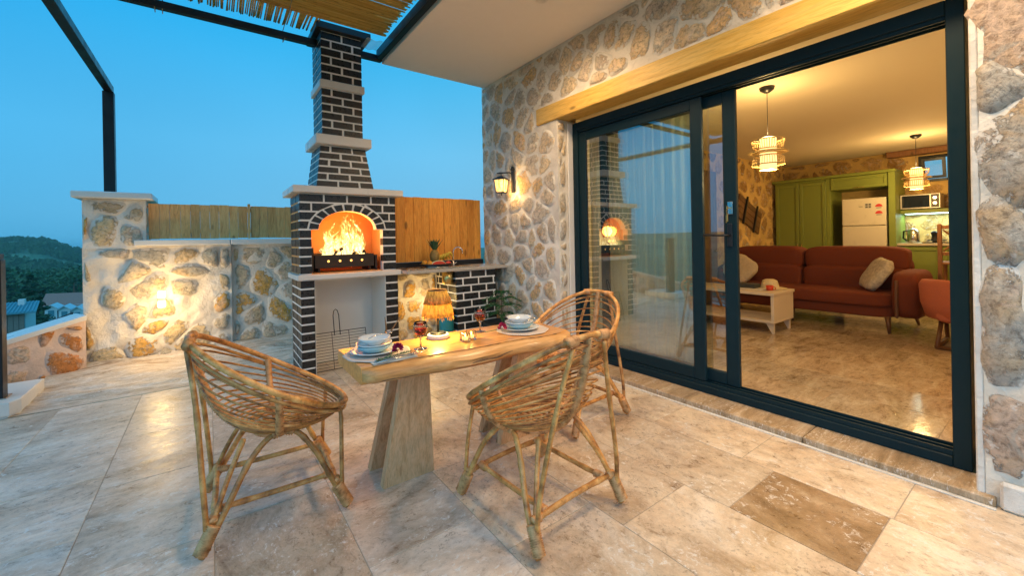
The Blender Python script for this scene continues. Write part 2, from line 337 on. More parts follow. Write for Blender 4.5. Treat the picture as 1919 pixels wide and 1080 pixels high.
def glass_pane():
    m, nt, b = mat('pane_glass'); nt.nodes.remove(b)
    tr = N(nt, 'ShaderNodeBsdfTransparent'); tr.inputs[0].default_value = (.90, .95, .94, 1)
    gl = N(nt, 'ShaderNodeBsdfGlossy'); gl.inputs['Roughness'].default_value = .0; gl.inputs[0].default_value = (1, 1, 1, 1)
    fr = N(nt, 'ShaderNodeFresnel'); fr.inputs[0].default_value = 1.8
    ms = N(nt, 'ShaderNodeMixShader'); ge = N(nt, 'ShaderNodeNewGeometry'); nt.links.new(math_(nt, 'MULTIPLY', maprange(nt, fr.outputs[0], 0, 1, .20, 1), math_(nt, 'SUBTRACT', 1.0, ge.outputs['Backfacing'])), ms.inputs[0]); nt.links.new(tr.outputs[0], ms.inputs[1]); nt.links.new(gl.outputs[0], ms.inputs[2])
    nt.links.new(ms.outputs[0], nt.nodes['Material Output'].inputs[0])
    m, nt, b = mat('clear_glass'); b.inputs['Transmission Weight'].default_value = 1; b.inputs['Roughness'].default_value = .0; b.inputs['IOR'].default_value = 1.35
    # light passes straight through thin glass
    m, nt, b = mat('wine'); b.inputs['Base Color'].default_value = (.80, .07, .03, 1); b.inputs['Transmission Weight'].default_value = .85; b.inputs['Roughness'].default_value = .02; b.inputs['IOR'].default_value = 1.33
    m, nt, b = mat('lantern_glass'); b.inputs['Base Color'].default_value = (.9, .6, .25, 1); b.inputs['Roughness'].default_value = .4
    v = coords(nt); n = noise(nt, v, 22, 3)
    nt.links.new(rampn(nt, n, [(.35, (1, .42, .07)), (.6, (1, .70, .26))]), b.inputs['Emission Color']); b.inputs['Emission Strength'].default_value = 1.35
    m, nt, b = mat('sheer_curtain'); b.inputs['Base Color'].default_value = (.50, .72, .76, 1); b.inputs['Roughness'].default_value = .9
    tr = N(nt, 'ShaderNodeBsdfTransparent'); tl = N(nt, 'ShaderNodeBsdfTranslucent'); tl.inputs[0].default_value = (.6, .7, .72, 1)
    m1 = N(nt, 'ShaderNodeMixShader'); m1.inputs[0].default_value = .4; nt.links.new(b.outputs[0], m1.inputs[1]); nt.links.new(tl.outputs[0], m1.inputs[2])
    m2 = N(nt, 'ShaderNodeMixShader'); nt.links.new(m1.outputs[0], m2.inputs[1]); nt.links.new(tr.outputs[0], m2.inputs[2])
    v = coords(nt, scale=(1, 60, 1)); nt.links.new(maprange(nt, noise(nt, v, 3, 3), .3, .7, .12, .45), m2.inputs[0])
    nt.links.new(m2.outputs[0], nt.nodes['Material Output'].inputs[0])
    m, nt, b = mat('raffia_shade'); v = coords(nt, scale=(30, 30, 3)); n = noise(nt, v, 3, 5, .65)
    c = rampn(nt, n, [(.3, (.50, .28, .05)), (.6, (.90, .66, .20))]); nt.links.new(c, b.inputs['Base Color']); b.inputs['Roughness'].default_value = .7
    tl = N(nt, 'ShaderNodeBsdfTranslucent'); nt.links.new(c, tl.inputs[0]); ms = N(nt, 'ShaderNodeMixShader'); ms.inputs[0].default_value = .6
    nt.links.new(b.outputs[0], ms.inputs[1]); nt.links.new(tl.outputs[0], ms.inputs[2]); nt.links.new(ms.outputs[0], nt.nodes['Material Output'].inputs[0])
    m, nt, b = mat('pendant_shade'); b.inputs['Base Color'].default_value = (.9, .8, .6, 1); b.inputs['Emission Color'].default_value = (1, .66, .24, 1); b.inputs['Emission Strength'].default_value = 1.5
    m, nt, b = mat('bamboo'); b.inputs['Base Color'].default_value = (.62, .42, .16, 1); b.inputs['Roughness'].default_value = .5
    b.inputs['Emission Strength'].default_value = 0
    m, nt, b = mat('window_sky'); b.inputs['Base Color'].default_value = (.3, .4, .5, 1); b.inputs['Roughness'].default_value = .1
    m, nt, b = mat('plastic_film'); b.inputs['Base Color'].default_value = (.7, .85, .95, 1); b.inputs['Roughness'].default_value = .2
    tr = N(nt, 'ShaderNodeBsdfTransparent'); m2 = N(nt, 'ShaderNodeMixShader'); m2.inputs[0].default_value = .6
    nt.links.new(b.outputs[0], m2.inputs[1]); nt.links.new(tr.outputs[0], m2.inputs[2]); nt.links.new(m2.outputs[0], nt.nodes['Material Output'].inputs[0])
glass_pane()
def fire_mat():
    m, nt, b = mat('fire'); nt.nodes.remove(b)
    geo = N(nt, 'ShaderNodeNewGeometry'); sx = N(nt, 'ShaderNodeSeparateXYZ'); nt.links.new(geo.outputs['Position'], sx.inputs[0])
    h = maprange(nt, sx.outputs[2], 1.16, 1.62)
    v = coords(nt, scale=(1, 1, .42), rand=7); n = noise(nt, v, 17, 4, .6, 2.2)
    t = math_(nt, 'ADD', math_(nt, 'MULTIPLY', n, 1.5), math_(nt, 'MULTIPLY', h, -.30))
    col = rampn(nt, t, [(.32, (1, .12, .01)), (.52, (1, .34, .035)), (.70, (1, .62, .16)), (.92, (1, .86, .46))])
    em = N(nt, 'ShaderNodeEmission'); nt.links.new(col, em.inputs[0]); nt.links.new(maprange(nt, t, .35, .95, .6, 3.6), em.inputs[1])
    tr = N(nt, 'ShaderNodeBsdfTransparent'); lw = N(nt, 'ShaderNodeLayerWeight'); lw.inputs[0].default_value = .35
    al = math_(nt, 'MULTIPLY', maprange(nt, t, .50, .80, 0, 1), maprange(nt, lw.outputs['Facing'], .85, .25, 0, 1))
    al = math_(nt, 'MULTIPLY', al, .68)
    ms = N(nt, 'ShaderNodeMixShader'); nt.links.new(al, ms.inputs[0]); nt.links.new(tr.outputs[0], ms.inputs[1]); nt.links.new(em.outputs[0], ms.inputs[2])
    nt.links.new(ms.outputs[0], nt.nodes['Material Output'].inputs[0])
fire_mat()
def leafmat(name, c0, c1, tl=.3):
    m, nt, b = mat(name); v = coords(nt, rand=5); n = noise(nt, v, 1.3, 5, .7)
    c = mix(nt, maprange(nt, n, .3, .7), c0, c1); nt.links.new(c, b.inputs['Base Color']); b.inputs['Roughness'].default_value = .7
leafmat('tree_leaf', (.012, .075, .030), (.06, .17, .055))
leafmat('pine_leaf', (.008, .045, .026), (.026, .11, .05))
def terrain_mat():
    m, nt, b = mat('hill_ground'); geo = N(nt, 'ShaderNodeNewGeometry')
    n1 = noise(nt, geo.outputs['Position'], .022, 9, .7, .3); n2 = noise(nt, geo.outputs['Position'], .09, 8, .75)
    c = rampn(nt, n1, [(.35, (.025, .09, .045)), (.5, (.06, .16, .07)), (.62, (.13, .22, .11))])
    c = mix(nt, maprange(nt, n2, .60, .66, 0, .7), c, (.34, .36, .33)); c = mix(nt, maprange(nt, n2, .48, .38, 0, .7), c, (.012, .04, .02))
    nt.links.new(c, b.inputs['Base Color']); b.inputs['Roughness'].default_value = .95
terrain_mat()

# ------------------------------------------------------------------ mesh helpers
WP = {}
class MB:
    def __init__(s): s.v = []; s.f = []; s.e = None
    def add(s, vs, fs):
        k = len(s.v); s.v += [Vector(p) for p in vs]; s.f += [tuple(i+k for i in f) for f in fs]; return s
    def box(s, x0, x1, y0, y1, z0, z1, b=0):
        if b <= 0:
            s.add([(x0,y0,z0),(x1,y0,z0),(x1,y1,z0),(x0,y1,z0),(x0,y0,z1),(x1,y0,z1),(x1,y1,z1),(x0,y1,z1)],
                  [(3,2,1,0),(4,5,6,7),(0,1,5,4),(1,2,6,5),(2,3,7,6),(3,0,4,7)]); return s
        b = min(b, (x1-x0)/2.5, (y1-y0)/2.5, (z1-z0)/2.5)
        vs = []; idx = {}
        for cx in (0, 1):
            for cy_ in (0, 1):
                for cz in (0, 1):
                    X = (x0, x1)[cx]; Y = (y0, y1)[cy_]; Z = (z0, z1)[cz]
                    dx = b*(1-2*cx); dy = b*(1-2*cy_); dz = b*(1-2*cz)
                    for a, p in enumerate(((X, Y+dy, Z+dz), (X+dx, Y, Z+dz), (X+dx, Y+dy, Z))):
                        idx[(cx, cy_, cz, a)] = len(vs); vs.append(p)
        I = lambda *k: idx[k]; fs = []
        for c in (0, 1):
            fs.append((I(c,0,0,0), I(c,1,0,0), I(c,1,1,0), I(c,0,1,0))[::(-1 if c == 0 else 1)])
            fs.append((I(0,c,0,1), I(1,c,0,1), I(1,c,1,1), I(0,c,1,1))[::(1 if c == 0 else -1)])
            fs.append((I(0,0,c,2), I(1,0,c,2), I(1,1,c,2), I(0,1,c,2))[::(-1 if c == 0 else 1)])
        for a in (0, 1):
            for c in (0, 1):
                fs.append((I(a,c,0,0), I(a,c,0,1), I(a,c,1,1), I(a,c,1,0)))
                fs.append((I(a,0,c,0), I(a,0,c,2), I(a,1,c,2), I(a,1,c,0)))
                fs.append((I(0,a,c,1), I(0,a,c,2), I(1,a,c,2), I(1,a,c,1)))
                for d in (0, 1): pass
        for a in (0, 1):
            for c in (0, 1):
                for d in (0, 1): fs.append((I(a,c,d,0), I(a,c,d,1), I(a,c,d,2)))
        s.add(vs, fs); return s
    def tube(s, pts, r, n=8, closed=False, cap=True):
        pts = [Vector(p) for p in pts]; m = len(pts)
        rr = r if isinstance(r, (list, tuple)) else [r]*m
        t0 = (pts[1]-pts[0]).normalized(); a = Vector((0, 0, 1)) if abs(t0.z) < .9 else Vector((1, 0, 0))
        u = t0.cross(a).normalized(); rings = []
        for i, p in enumerate(pts):
            if closed: t = pts[(i+1) % m]-pts[i-1]
            else: t = pts[min(i+1, m-1)]-pts[max(i-1, 0)]
            if t.length < 1e-9: t = t0
            t.normalize(); u = (u-t*u.dot(t)).normalized(); v = t.cross(u)
            rings.append([p+(u*cos(2*pi*k/n)+v*sin(2*pi*k/n))*rr[i] for k in range(n)])
        k0 = len(s.v)
        for g in rings: s.v += g
        for i in range(m if closed else m-1):
            j = (i+1) % m
            for k in range(n):
                s.f.append((k0+i*n+k, k0+i*n+(k+1) % n, k0+j*n+(k+1) % n, k0+j*n+k))
        if not closed and cap:
            s.f.append(tuple(k0+k for k in range(n))[::-1]); s.f.append(tuple(k0+(m-1)*n+k for k in range(n)))
        return s
    def lathe(s, c, prof, n=24, sx=1, sy=1, wob=None):
        k0 = len(s.v); m = len(prof)
        for i, (r, z) in enumerate(prof):
            for k in range(n):
                a = 2*pi*k/n; q = r*(wob(a, i) if wob else 1)
                s.v.append(Vector((c[0]+q*cos(a)*sx, c[1]+q*sin(a)*sy, c[2]+z)))
        for i in range(m-1):
            for k in range(n): s.f.append((k0+i*n+k, k0+i*n+(k+1) % n, k0+(i+1)*n+(k+1) % n, k0+(i+1)*n+k))
        if prof[0][0] > 1e-5: s.f.append(tuple(k0+k for k in range(n))[::-1])
        if prof[-1][0] > 1e-5: s.f.append(tuple(k0+(m-1)*n+k for k in range(n)))
        return s
    def loft(s, rings, cap=True):
        n = len(rings[0]); k0 = len(s.v)
        for g in rings: s.v += [Vector(p) for p in g]
        for i in range(len(rings)-1):
            for k in range(n): s.f.append((k0+i*n+k, k0+i*n+(k+1) % n, k0+(i+1)*n+(k+1) % n, k0+(i+1)*n+k))
        if cap: s.f.append(tuple(k0+k for k in range(n))[::-1]); s.f.append(tuple(k0+(len(rings)-1)*n+k for k in range(n)))
        return s
    def grid(s, fn, nu, nv):
        k0 = len(s.v)
        for j in range(nv+1):
            for i in range(nu+1): s.v.append(Vector(fn(i/nu, j/nv)))
        for j in range(nv):
            for i in range(nu):
                a = k0+j*(nu+1)+i; s.f.append((a, a+1, a+nu+2, a+nu+1))
        return s
    def ball(s, c, rx, ry=None, rz=None, n=12, m=8, fn=None):
        ry = ry or rx; rz = rz or rx
        def g(u, v):
            a = 2*pi*u; b_ = pi*v; p = Vector((sin(b_)*cos(a), sin(b_)*sin(a), cos(b_)))
            k = fn(p) if fn else 1
            return (c[0]+rx*p.x*k, c[1]+ry*p.y*k, c[2]+rz*p.z*k)
        return s.grid(lambda u, v: g(u, v), n, m)
    def build(s, name, m, parent=None, smooth=False, recenter=True, angle=None):
        me = bpy.data.meshes.new(name)
        lo = Vector((min(p.x for p in s.v), min(p.y for p in s.v), min(p.z for p in s.v)))
        hi = Vector((max(p.x for p in s.v), max(p.y for p in s.v), max(p.z for p in s.v)))
        c = (lo+hi)/2 if recenter else Vector((0, 0, 0))
        me.from_pydata([p-c for p in s.v], [], s.f)
        if isinstance(m, (list, tuple)):
            for x in m: me.materials.append(MATS[x])
        else: me.materials.append(MATS[m])
        if s.e is not None:
            at = me.attributes.new('edge', 'FLOAT', 'POINT'); at.data.foreach_set('value', s.e)
        if smooth: me.polygons.foreach_set('use_smooth', [True]*len(me.polygons))
        me.update()
        if angle: me.set_sharp_from_angle(angle=radians(angle))
        o = bpy.data.objects.new(name, me); COL.objects.link(o)
        base = WP[parent.name] if parent else Vector((0, 0, 0))
        if parent: o.parent = parent
        o.location = c-base; WP[o.name] = c
        return o
def tag(o, label=None, cat=None, group=None, kind=None):
    if label: o['label'] = label
    if cat: o['category'] = cat
    if group: o['group'] = group
    if kind: o['kind'] = kind
    return o
def thing(name, label, cat, loc=(0, 0, 0), group=None):
    o = bpy.data.objects.new(name, None); COL.objects.link(o); o.location = loc; o.empty_display_size = .1
    WP[o.name] = Vector(loc); return tag(o, label, cat, group)
def box(name, m, parent, x0, x1, y0, y1, z0, z1, b=.004): return MB().box(x0, x1, y0, y1, z0, z1, b).build(name, m, parent)
def dup(root, loc, rz=0, label=None):
    r = root.copy(); COL.objects.link(r); r.location = loc; r.rotation_euler = (0, 0, rz)
    if label: r['label'] = label
    WP[r.name] = Vector(loc)
    for ch in list(root.children):
        c = ch.copy(); COL.objects.link(c); c.parent = r
        for g in ch.children:
            d = g.copy(); COL.objects.link(d); d.parent = c
    return r

# rubble masonry: Voronoi cells shrunk into stones standing proud of the mortar
def clip(poly, a, b, c):          # keep a*x+b*y<=c
    out = []
    for i in range(len(poly)):
        p, q = poly[i-1], poly[i]; dp = a*p[0]+b*p[1]-c; dq = a*q[0]+b*q[1]-c
        if (dp <= 0) != (dq <= 0):
            t = dp/(dp-dq); out.append((p[0]+t*(q[0]-p[0]), p[1]+t*(q[1]-p[1])))
        if dq <= 0: out.append(q)
    return out
def cells(W, H, sx, sy, seed, jit=.40):
    R = random.Random(seed); pts = []
    j = -1
    while (j+.5)*sy < H+sy:
        i = -1
        while (i)*sx < W+sx:
            pts.append(((i+.5+(.5 if j % 2 else 0)+R.uniform(-jit, jit))*sx, (j+.5+R.uniform(-jit, jit))*sy)); i += 1
        j += 1
    pts = [p for p in pts if R.random() > .16]
    res = []
    for k, (x, y) in enumerate(pts):
        poly = [(0, 0), (W, 0), (W, H), (0, H)]
        for l, (a, b) in enumerate(pts):
            if l == k or abs(a-x) > 3*sx or abs(b-y) > 3*sy: continue
            poly = clip(poly, a-x, b-y, (a*a+b*b-x*x-y*y)/2)
            if len(poly) < 3: break
        if len(poly) >= 3: res.append(poly)
    return res
def area_c(p):
    A = cx = cy_ = 0
    for i in range(len(p)):
        x0, y0 = p[i-1]; x1, y1 = p[i]; k = x0*y1-x1*y0; A += k; cx += (x0+x1)*k; cy_ += (y0+y1)*k
    A *= .5
    return (abs(A), (cx/(6*A), cy_/(6*A))) if abs(A) > 1e-9 else (0, p[0])
def rubble(parent, origin, U, V, Nn, W, H, sx, sy, m, seed, relief=.02, gap=.022, holes=(), name='stone', keep=None, drop=0, maxn=290, detail=1):
    R = random.Random(seed*7+1); O = Vector(origin); U = Vector(U); V = Vector(V); Nn = Vector(Nn); cnt = 0
    for poly in cells(W, H, sx, sy, seed):
        A, c = area_c(poly)
        skip = False
        for (u0, u1, v0, v1) in holes:
            inside = u0 < c[0] < u1 and v0 < c[1] < v1
            if inside: skip = True; break
            dist = {'l': u0-c[0], 'r': c[0]-u1, 'b': v0-c[1], 't': c[1]-v1}; k = max(dist, key=dist.get)
            if any(u0 < p[0] < u1 and v0 < p[1] < v1 for p in poly) or True:
                if k == 'l' and c[1] > v0-sy and c[1] < v1+sy: poly = clip(poly, 1, 0, u0)
                elif k == 'r' and c[1] > v0-sy and c[1] < v1+sy: poly = clip(poly, -1, 0, -u1)
                elif k == 'b' and c[0] > u0-sx and c[0] < u1+sx: poly = clip(poly, 0, 1, v0)
                elif k == 't' and c[0] > u0-sx and c[0] < u1+sx: poly = clip(poly, 0, -1, -v1)
            if len(poly) < 3: skip = True; break
        if skip: continue
        A, c = area_c(poly)
        if A < sx*sy*.10 or (keep and not keep(*c)) or R.random() < drop: continue
        g = gap*R.uniform(.6, 1.7)
        # inset
        q = []; n = len(poly)
        size = math.sqrt(A); f = max(.45, 1-2*g/size)
        q = [(c[0]+(x-c[0])*f, c[1]+(y-c[1])*f) for x, y in poly]
        for it in range(1): # chaikin
            nq = []
            for i in range(len(q)):
                a, b = q[i], q[(i+1) % len(q)]
                nq += [(a[0]*.78+b[0]*.22, a[1]*.78+b[1]*.22), (a[0]*.22+b[0]*.78, a[1]*.22+b[1]*.78)]
            q = nq
        # resample
        per = [0]
        for i in range(len(q)): per.append(per[-1]+math.dist(q[i], q[(i+1) % len(q)]))
        NN = 14*detail; rs = []; i = 0
        for k in range(NN):
            t = per[-1]*k/NN
            while per[i+1] < t: i += 1
            a, b = q[i], q[(i+1) % len(q)]; l = (t-per[i])/max(1e-9, per[i+1]-per[i]); rs.append((a[0]+(b[0]-a[0])*l, a[1]+(b[1]-a[1])*l))
        ed = []; mb = MB(); rings = []
        rel = relief*R.uniform(.3, 1.5); tx, ty = R.uniform(-.25, .25), R.uniform(-.25, .25)
        for sc_, hh, e in ((1.04, -.010, 0), (.95, -.001, .05), (.82, rel*.50, .40), (.52, rel*1.0, .85), (.25, rel*1.05, 1)):
            g = []
            for (x, y) in rs:
                w_ = 1+.22*mn.noise(Vector((x*8, y*8, seed)))+.10*mn.noise(Vector((x*24, y*24, seed)))
                px, py_ = c[0]+(x-c[0])*sc_*w_, c[1]+(y-c[1])*sc_*w_
                h = hh
                if hh > 0: h = hh*(1+.5*mn.noise(Vector((px*14, py_*14, seed+3)))) + rel*(tx*(px-c[0])+ty*(py_-c[1]))/size*2
                g.append(O+U*px+V*py_+Nn*h); ed.append(e)
            rings.append(g)
        mb.loft(rings, cap=False)
        k0 = len(mb.v); mb.v.append(O+U*c[0]+V*c[1]+Nn*rel*1.12); ed.append(1)
        for k in range(NN): mb.f.append((k0-NN+k, k0-NN+(k+1) % NN, k0))
        mb.e = ed
        if U.cross(V).dot(Nn) < 0: mb.f = [tuple(reversed(x)) for x in mb.f]
        o = mb.build(name, m, parent, smooth=True); cnt += 1
        if cnt >= maxn: break
    return cnt
def mortar_sheet(name, origin, U, V, Nn, W, H, m, parent, thick=.2, amp=.012, step=.06, seed=0):
    """a wall block whose visible face (towards Nn) is gently uneven"""
    O = Vector(origin); U = Vector(U); V = Vector(V); Nn = Vector(Nn); mb = MB()
    nu, nv = max(1, int(W/step)), max(1, int(H/step))
    def fn(a, b):
        p = O+U*(a*W)+V*(b*H)
        e = min(1, min(a*W, (1-a)*W, b*H, (1-b)*H)/.05)
        return p+Nn*(amp*e*(mn.noise(p*5+Vector((seed,)*3))+.5*mn.noise(p*13)))
    mb.grid(fn, nu, nv)
    c = [O, O+U*W, O+U*W+V*H, O+V*H]; b = [p-Nn*thick for p in c]; k = len(mb.v)
    mb.v += c+b
    mb.f += [(k, k+1, k+5, k+4), (k+1, k+2, k+6, k+5), (k+2, k+3, k+7, k+6), (k+3, k, k+4, k+7), (k+7, k+6, k+5, k+4)]
    if U.cross(V).dot(Nn) < 0: mb.f = [tuple(reversed(x)) for x in mb.f]
    return mb.build(name, m, parent, smooth=True, angle=50)

# ================================================================== SETTING
# ---- terrain
def terr_h(x, y):
    d = math.hypot(x, y)
    if y < 0 or x > 60: h = -5
    t = min(1, max(0, (d-6)/60)); h = -3.9-8*t-9*min(1, max(0, (d-60)/250))
    if d > 200:
        br = math.atan2(x, y)                       # bearing
        ridge = 27.5+3.5*math.exp(-((br+.235)/.05)**2)-20*max(0, min(1, (br+.215)/.07))
        ridge = max(ridge, 2)
        k = max(0, min(1, (d-200)/480)); k = k*k*(3-2*k)
        h += ridge*k
        if d > 720: h -= min(70, (d-720)*.10)
    h += (mn.noise(Vector((x*.012, y*.012, 0)))*2.2+mn.noise(Vector((x*.05, y*.05, 3)))*.7)*min(1, max(0, (d-25)/150))
    return h
mb = MB(); rad = [0]+[5*1.085**k for k in range(82)]; na = 200
mb.v.append(Vector((0, 0, terr_h(0, 0))))
for r in rad[1:]:
    for k in range(na):
        a = 2*pi*k/na; x, y = r*sin(a), r*cos(a); mb.v.append(Vector((x, y, terr_h(x, y))))
for k in range(na): mb.f.append((0, 1+(k+1) % na, 1+k))
for i in range(len(rad)-2):
    for k in range(na):
        a = 1+i*na; mb.f.append((a+k, a+(k+1) % na, a+na+(k+1) % na, a+na+k))
tag(mb.build('hillside', 'hill_ground', smooth=True), kind='structure')

# ---- terrace floor
floor = thing('terrace_floor', None, None, (0, 0, 0)); floor['kind'] = 'structure'
XB = [-1.985+.495*k for k in range(11)]
MB().box(-1.99, 3.2, -1.6, 4.83, -.14, -.0022).build('screed', 'grout', floor)
FR = random.Random(5)
fixed = {8: [-1.6, -.55, .02, .50, .98, 1.62, 2.05, 2.68, 3.3, 3.9, 4.42, 4.83],
         9: [-1.6, -.7, -.1, .49, 1.15, 1.75, 2.35, 2.85, 3.5, 4.2, 4.83],
         3: [-1.6, -.3, .3, 1.0, 1.55, 2.3, 3.08, 3.8, 4.83],
         4: [-1.6, -.9, -.2, .4, 1.1, 1.62, 2.36, 3.0, 3.8, 4.83]}
GAP = .0018
for i in range(10):
    if i in fixed: ys = fixed[i]
    else:
        ys = [-1.6]
        while ys[-1] < 4.83: ys.append(ys[-1]+FR.choice([.48, .62, .72, .85]))
        ys[-1] = 4.83
        if ys[-1]-ys[-2] < .2: ys.pop(-2)
    for a, b in zip(ys, ys[1:]):
        x0, x1 = XB[i], XB[i+1]; xm = (x0+x1)/2; ym = (a+b)/2
        # the floor's far left corner is cut off by the stair head
        mm = 'travertine_x' if xm+FR.uniform(-.3, .3) < .9 else 'travertine_y'
        if i == 8 and abs(a-.50) < .01: mm = 'travertine_dark'
        elif i == 4 and abs(a-1.62) < .01: mm = 'travertine_tan'
        elif i == 6 and 2.6 < ym < 3.2: mm = 'travertine_tan'
        dz = FR.uniform(-.0006, .0006)
        if x1 < -1.4 and b > 3.9: b = min(b, 3.95)
        if b-a < .08: continue
        MB().box(x0+GAP, x1-GAP, a+GAP, b-GAP, -.010, dz, .0012).build('tile', mm, floor)
# door threshold: three travertine treads
thr = thing('door_threshold', None, None, (2.97, 1.7, 0)); thr['kind'] = 'structure'
for a, b in ((.22, 1.0), (1.0, 2.02), (2.02, 3.24)):
    MB().box(2.93, 3.18, a+.0015, b-.0015, .001, .042, .006).build('tread', 'travertine_edge', thr)
MB().box(2.905, 2.929, .22, 3.24, .0005, .006, .001).build('grout_line', 'white_mortar', thr)
# ---- rough stone apron between terrace tiles and parapet
apr = thing('stone_apron', None, None, (0, 5.4, 0)); apr['kind'] = 'structure'
mb = MB(); mb.grid(lambda u, v: (-1.28+u*5.2, 4.832+v*1.25, .002+.12*v*v+.030*mn.noise(Vector((u*13, v*7, 1)))*min(1, v*5)+.016*mn.noise(Vector((u*40, v*26, 4)))*min(1, v*8)), 200, 60)
mb.build('rough_bed', 'rough_apron', apr, smooth=True)

# ---- house wall, with the door opening
hw = thing('house_wall', 'tall rubble stone house wall with pale mortar around the sliding door', 'wall', (2.97, 4.0, 0))
YU, ZV, XN = (0, -1, 0), (0, 0, 1), (-1, 0, 0)
mortar_sheet('mortar_block', (2.97, 4.67, 0), YU, ZV, XN, 1.47, 2.56, 'house_mortar', hw, .5)
mortar_sheet('mortar_block', (2.97, 4.67, 2.56), YU, ZV, XN, 1.15, .18, 'house_mortar', hw, .5)
mortar_sheet('mortar_block', (2.97, 4.67, 2.74), YU, ZV, XN, 6.3, .78, 'house_mortar', hw, .5)
mortar_sheet('mortar_block', (2.97, .255, 0), YU, ZV, XN, 1.9, 2.74, 'house_mortar', hw, .2, step=.04, amp=.02)
# origin at Y 4.67, u runs towards the camera
rubble(hw, (2.965, 4.67, 0), YU, ZV, XN, 6.2, 3.31, .225, .205, 'house_stone', 3, relief=.010, gap=.005, holes=((1.43, 6.4, -.2, 2.76), (1.14, 6.4, 2.54, 2.76)), name='stone')
rubble(hw, (2.965, .262, .16), YU, ZV, XN, 1.75, 2.6, .50, .50, 'jamb_stone', 8, relief=.022, gap=.0, name='stone', detail=2)
# reveal (left jamb) stones and its plaster margin
mortar_sheet('reveal_mortar', (2.974, 3.198, 0.042), (1, 0, 0), ZV, (0, -1, 0), .21, 2.515, 'house_mortar', hw, .02, amp=.004, step=.03)
rubble(hw, (2.972, 3.196, .05), (1, 0, 0), ZV, (0, -1, 0), .105, 2.5, .115, .30, 'house_stone', 21, relief=.012, gap=.008, name='reveal_stone')
MB().box(3.10, 3.175, 3.174, 3.19, .043, 2.53, .003).build('reveal_plaster', 'plaster', hw)
MB().box(2.970, 3.16, .256, .285, .0, 2.56, .006).build('jamb_plaster', 'white_mortar', hw)
MB().box(2.93, 2.962, -1.6, .21, 0, .13, .012).build('skirting', 'white_mortar', hw)
lt = MB().box(2.945, 3.16, -.75, 3.52, 2.562, 2.738, .008).build('lintel', 'lintel_wood', hw)
lt['label'] = 'long yellow timber lintel over the sliding door'
# ---- roof overhang
ro = thing('roof_overhang', 'white plastered roof overhang above the dining corner', 'roof', (2.3, 1.5, 3.32))
MB().box(1.60, 2.965, -2.2, 4.62, 3.322, 3.52, .006).build('soffit', 'plaster', ro)
# ---- recessed lights
def downlight(x, y, z, label, p, ang=172, grp='recessed ceiling spotlights'):
    t = thing('downlight', label, 'ceiling light', (x, y, z), grp)
    MB().lathe((x, y, z), [(.055, -.001), (.055, -.008), (.042, -.010), (.036, -.004)], 20).build('trim_ring', 'white_paint', t, smooth=True)
    MB().lathe((x, y, z), [(.034, -.0035), (.0, -.0036)], 20).build('lens', 'lens_lit', t)
    spot('downlight_lamp', (x, y, z-.02), (x, y, 0), p, ang, (1, .68, .37), .30, 1.0)
downlight(2.28, 2.62, 3.322, 'lit recessed spotlight in the white overhang ceiling', 230)
downlight(2.28, .55, 3.322, 'assumed second lit recessed spotlight of the overhang, nearer the camera', 300)  # assumed fitting out of view, inferred from the warm-lit floor
downlight(2.28, -1.2, 3.322, 'assumed third lit recessed spotlight of the overhang, behind the camera', 300)  # likewise assumed, continues the row of spotlights out of view

# ---- sliding door
FX = 3.17
sdr = thing('sliding_door', 'dark aluminium sliding patio door, right half open', 'door', (3.17, 1.75, .042))
def fr(name, x0, x1, y0, y1, z0, z1, parent=sdr, m='frame_metal', b=.004): return MB().box(x0, x1, y0, y1, z0, z1, b).build(name, m, parent)
fr('outer_frame', 3.16, 3.31, .315, .385, .045, 2.53); fr('outer_frame', 3.16, 3.31, 3.10, 3.17, .045, 2.53)
fr('head_frame', 3.16, 3.31, .385, 3.10, 2.45, 2.53); fr('sill_frame', 3.16, 3.31, .385, 3.10, .045, .10)
for x in (3.172, 3.222, 3.285): fr('track', x, x+.012, .386, 3.099, .101, .128, b=.001)
for x in (3.172, 3.222, 3.285): fr('head_track', x, x+.012, .386, 3.099, 2.425, 2.449, b=.001)
def leaf(x0, x1, y0, y1, nm):
    st = .095
    l = thing(nm, None, None, (x0, (y0+y1)/2, .13)); l.parent = sdr; l.location = Vector((x0, (y0+y1)/2, .13))-WP[sdr.name]
    for a, b in ((y0, y0+st), (y1-st, y1)):
        MB().box(x0, x1, a, b, .13, 2.42, .006).build('stile', 'frame_metal', l)
    MB().box(x0, x1, y0+st, y1-st, .13, .225, .006).build('rail', 'frame_metal', l); MB().box(x0, x1, y0+st, y1-st, 2.33, 2.42, .006).build('rail', 'frame_metal', l)
    MB().box((x0+x1)/2-.004, (x0+x1)/2+.004, y0+st-.01, y1-st+.01, .215, 2.34).build('pane', 'pane_glass', l)
    for a, b, c, d in ((y0+st, y0+st+.008, .226, 2.329), (y1-st-.008, y1-st, .226, 2.329)): MB().box(x0+.012, x0+.018, a, b, c, d).build('gasket', 'rubber', l)
    return l
leaf(3.178, 3.215, 1.745, 3.098, 'fixed_leaf')
lf2 = leaf(3.228, 3.268, 1.505, 2.86, 'sliding_leaf')
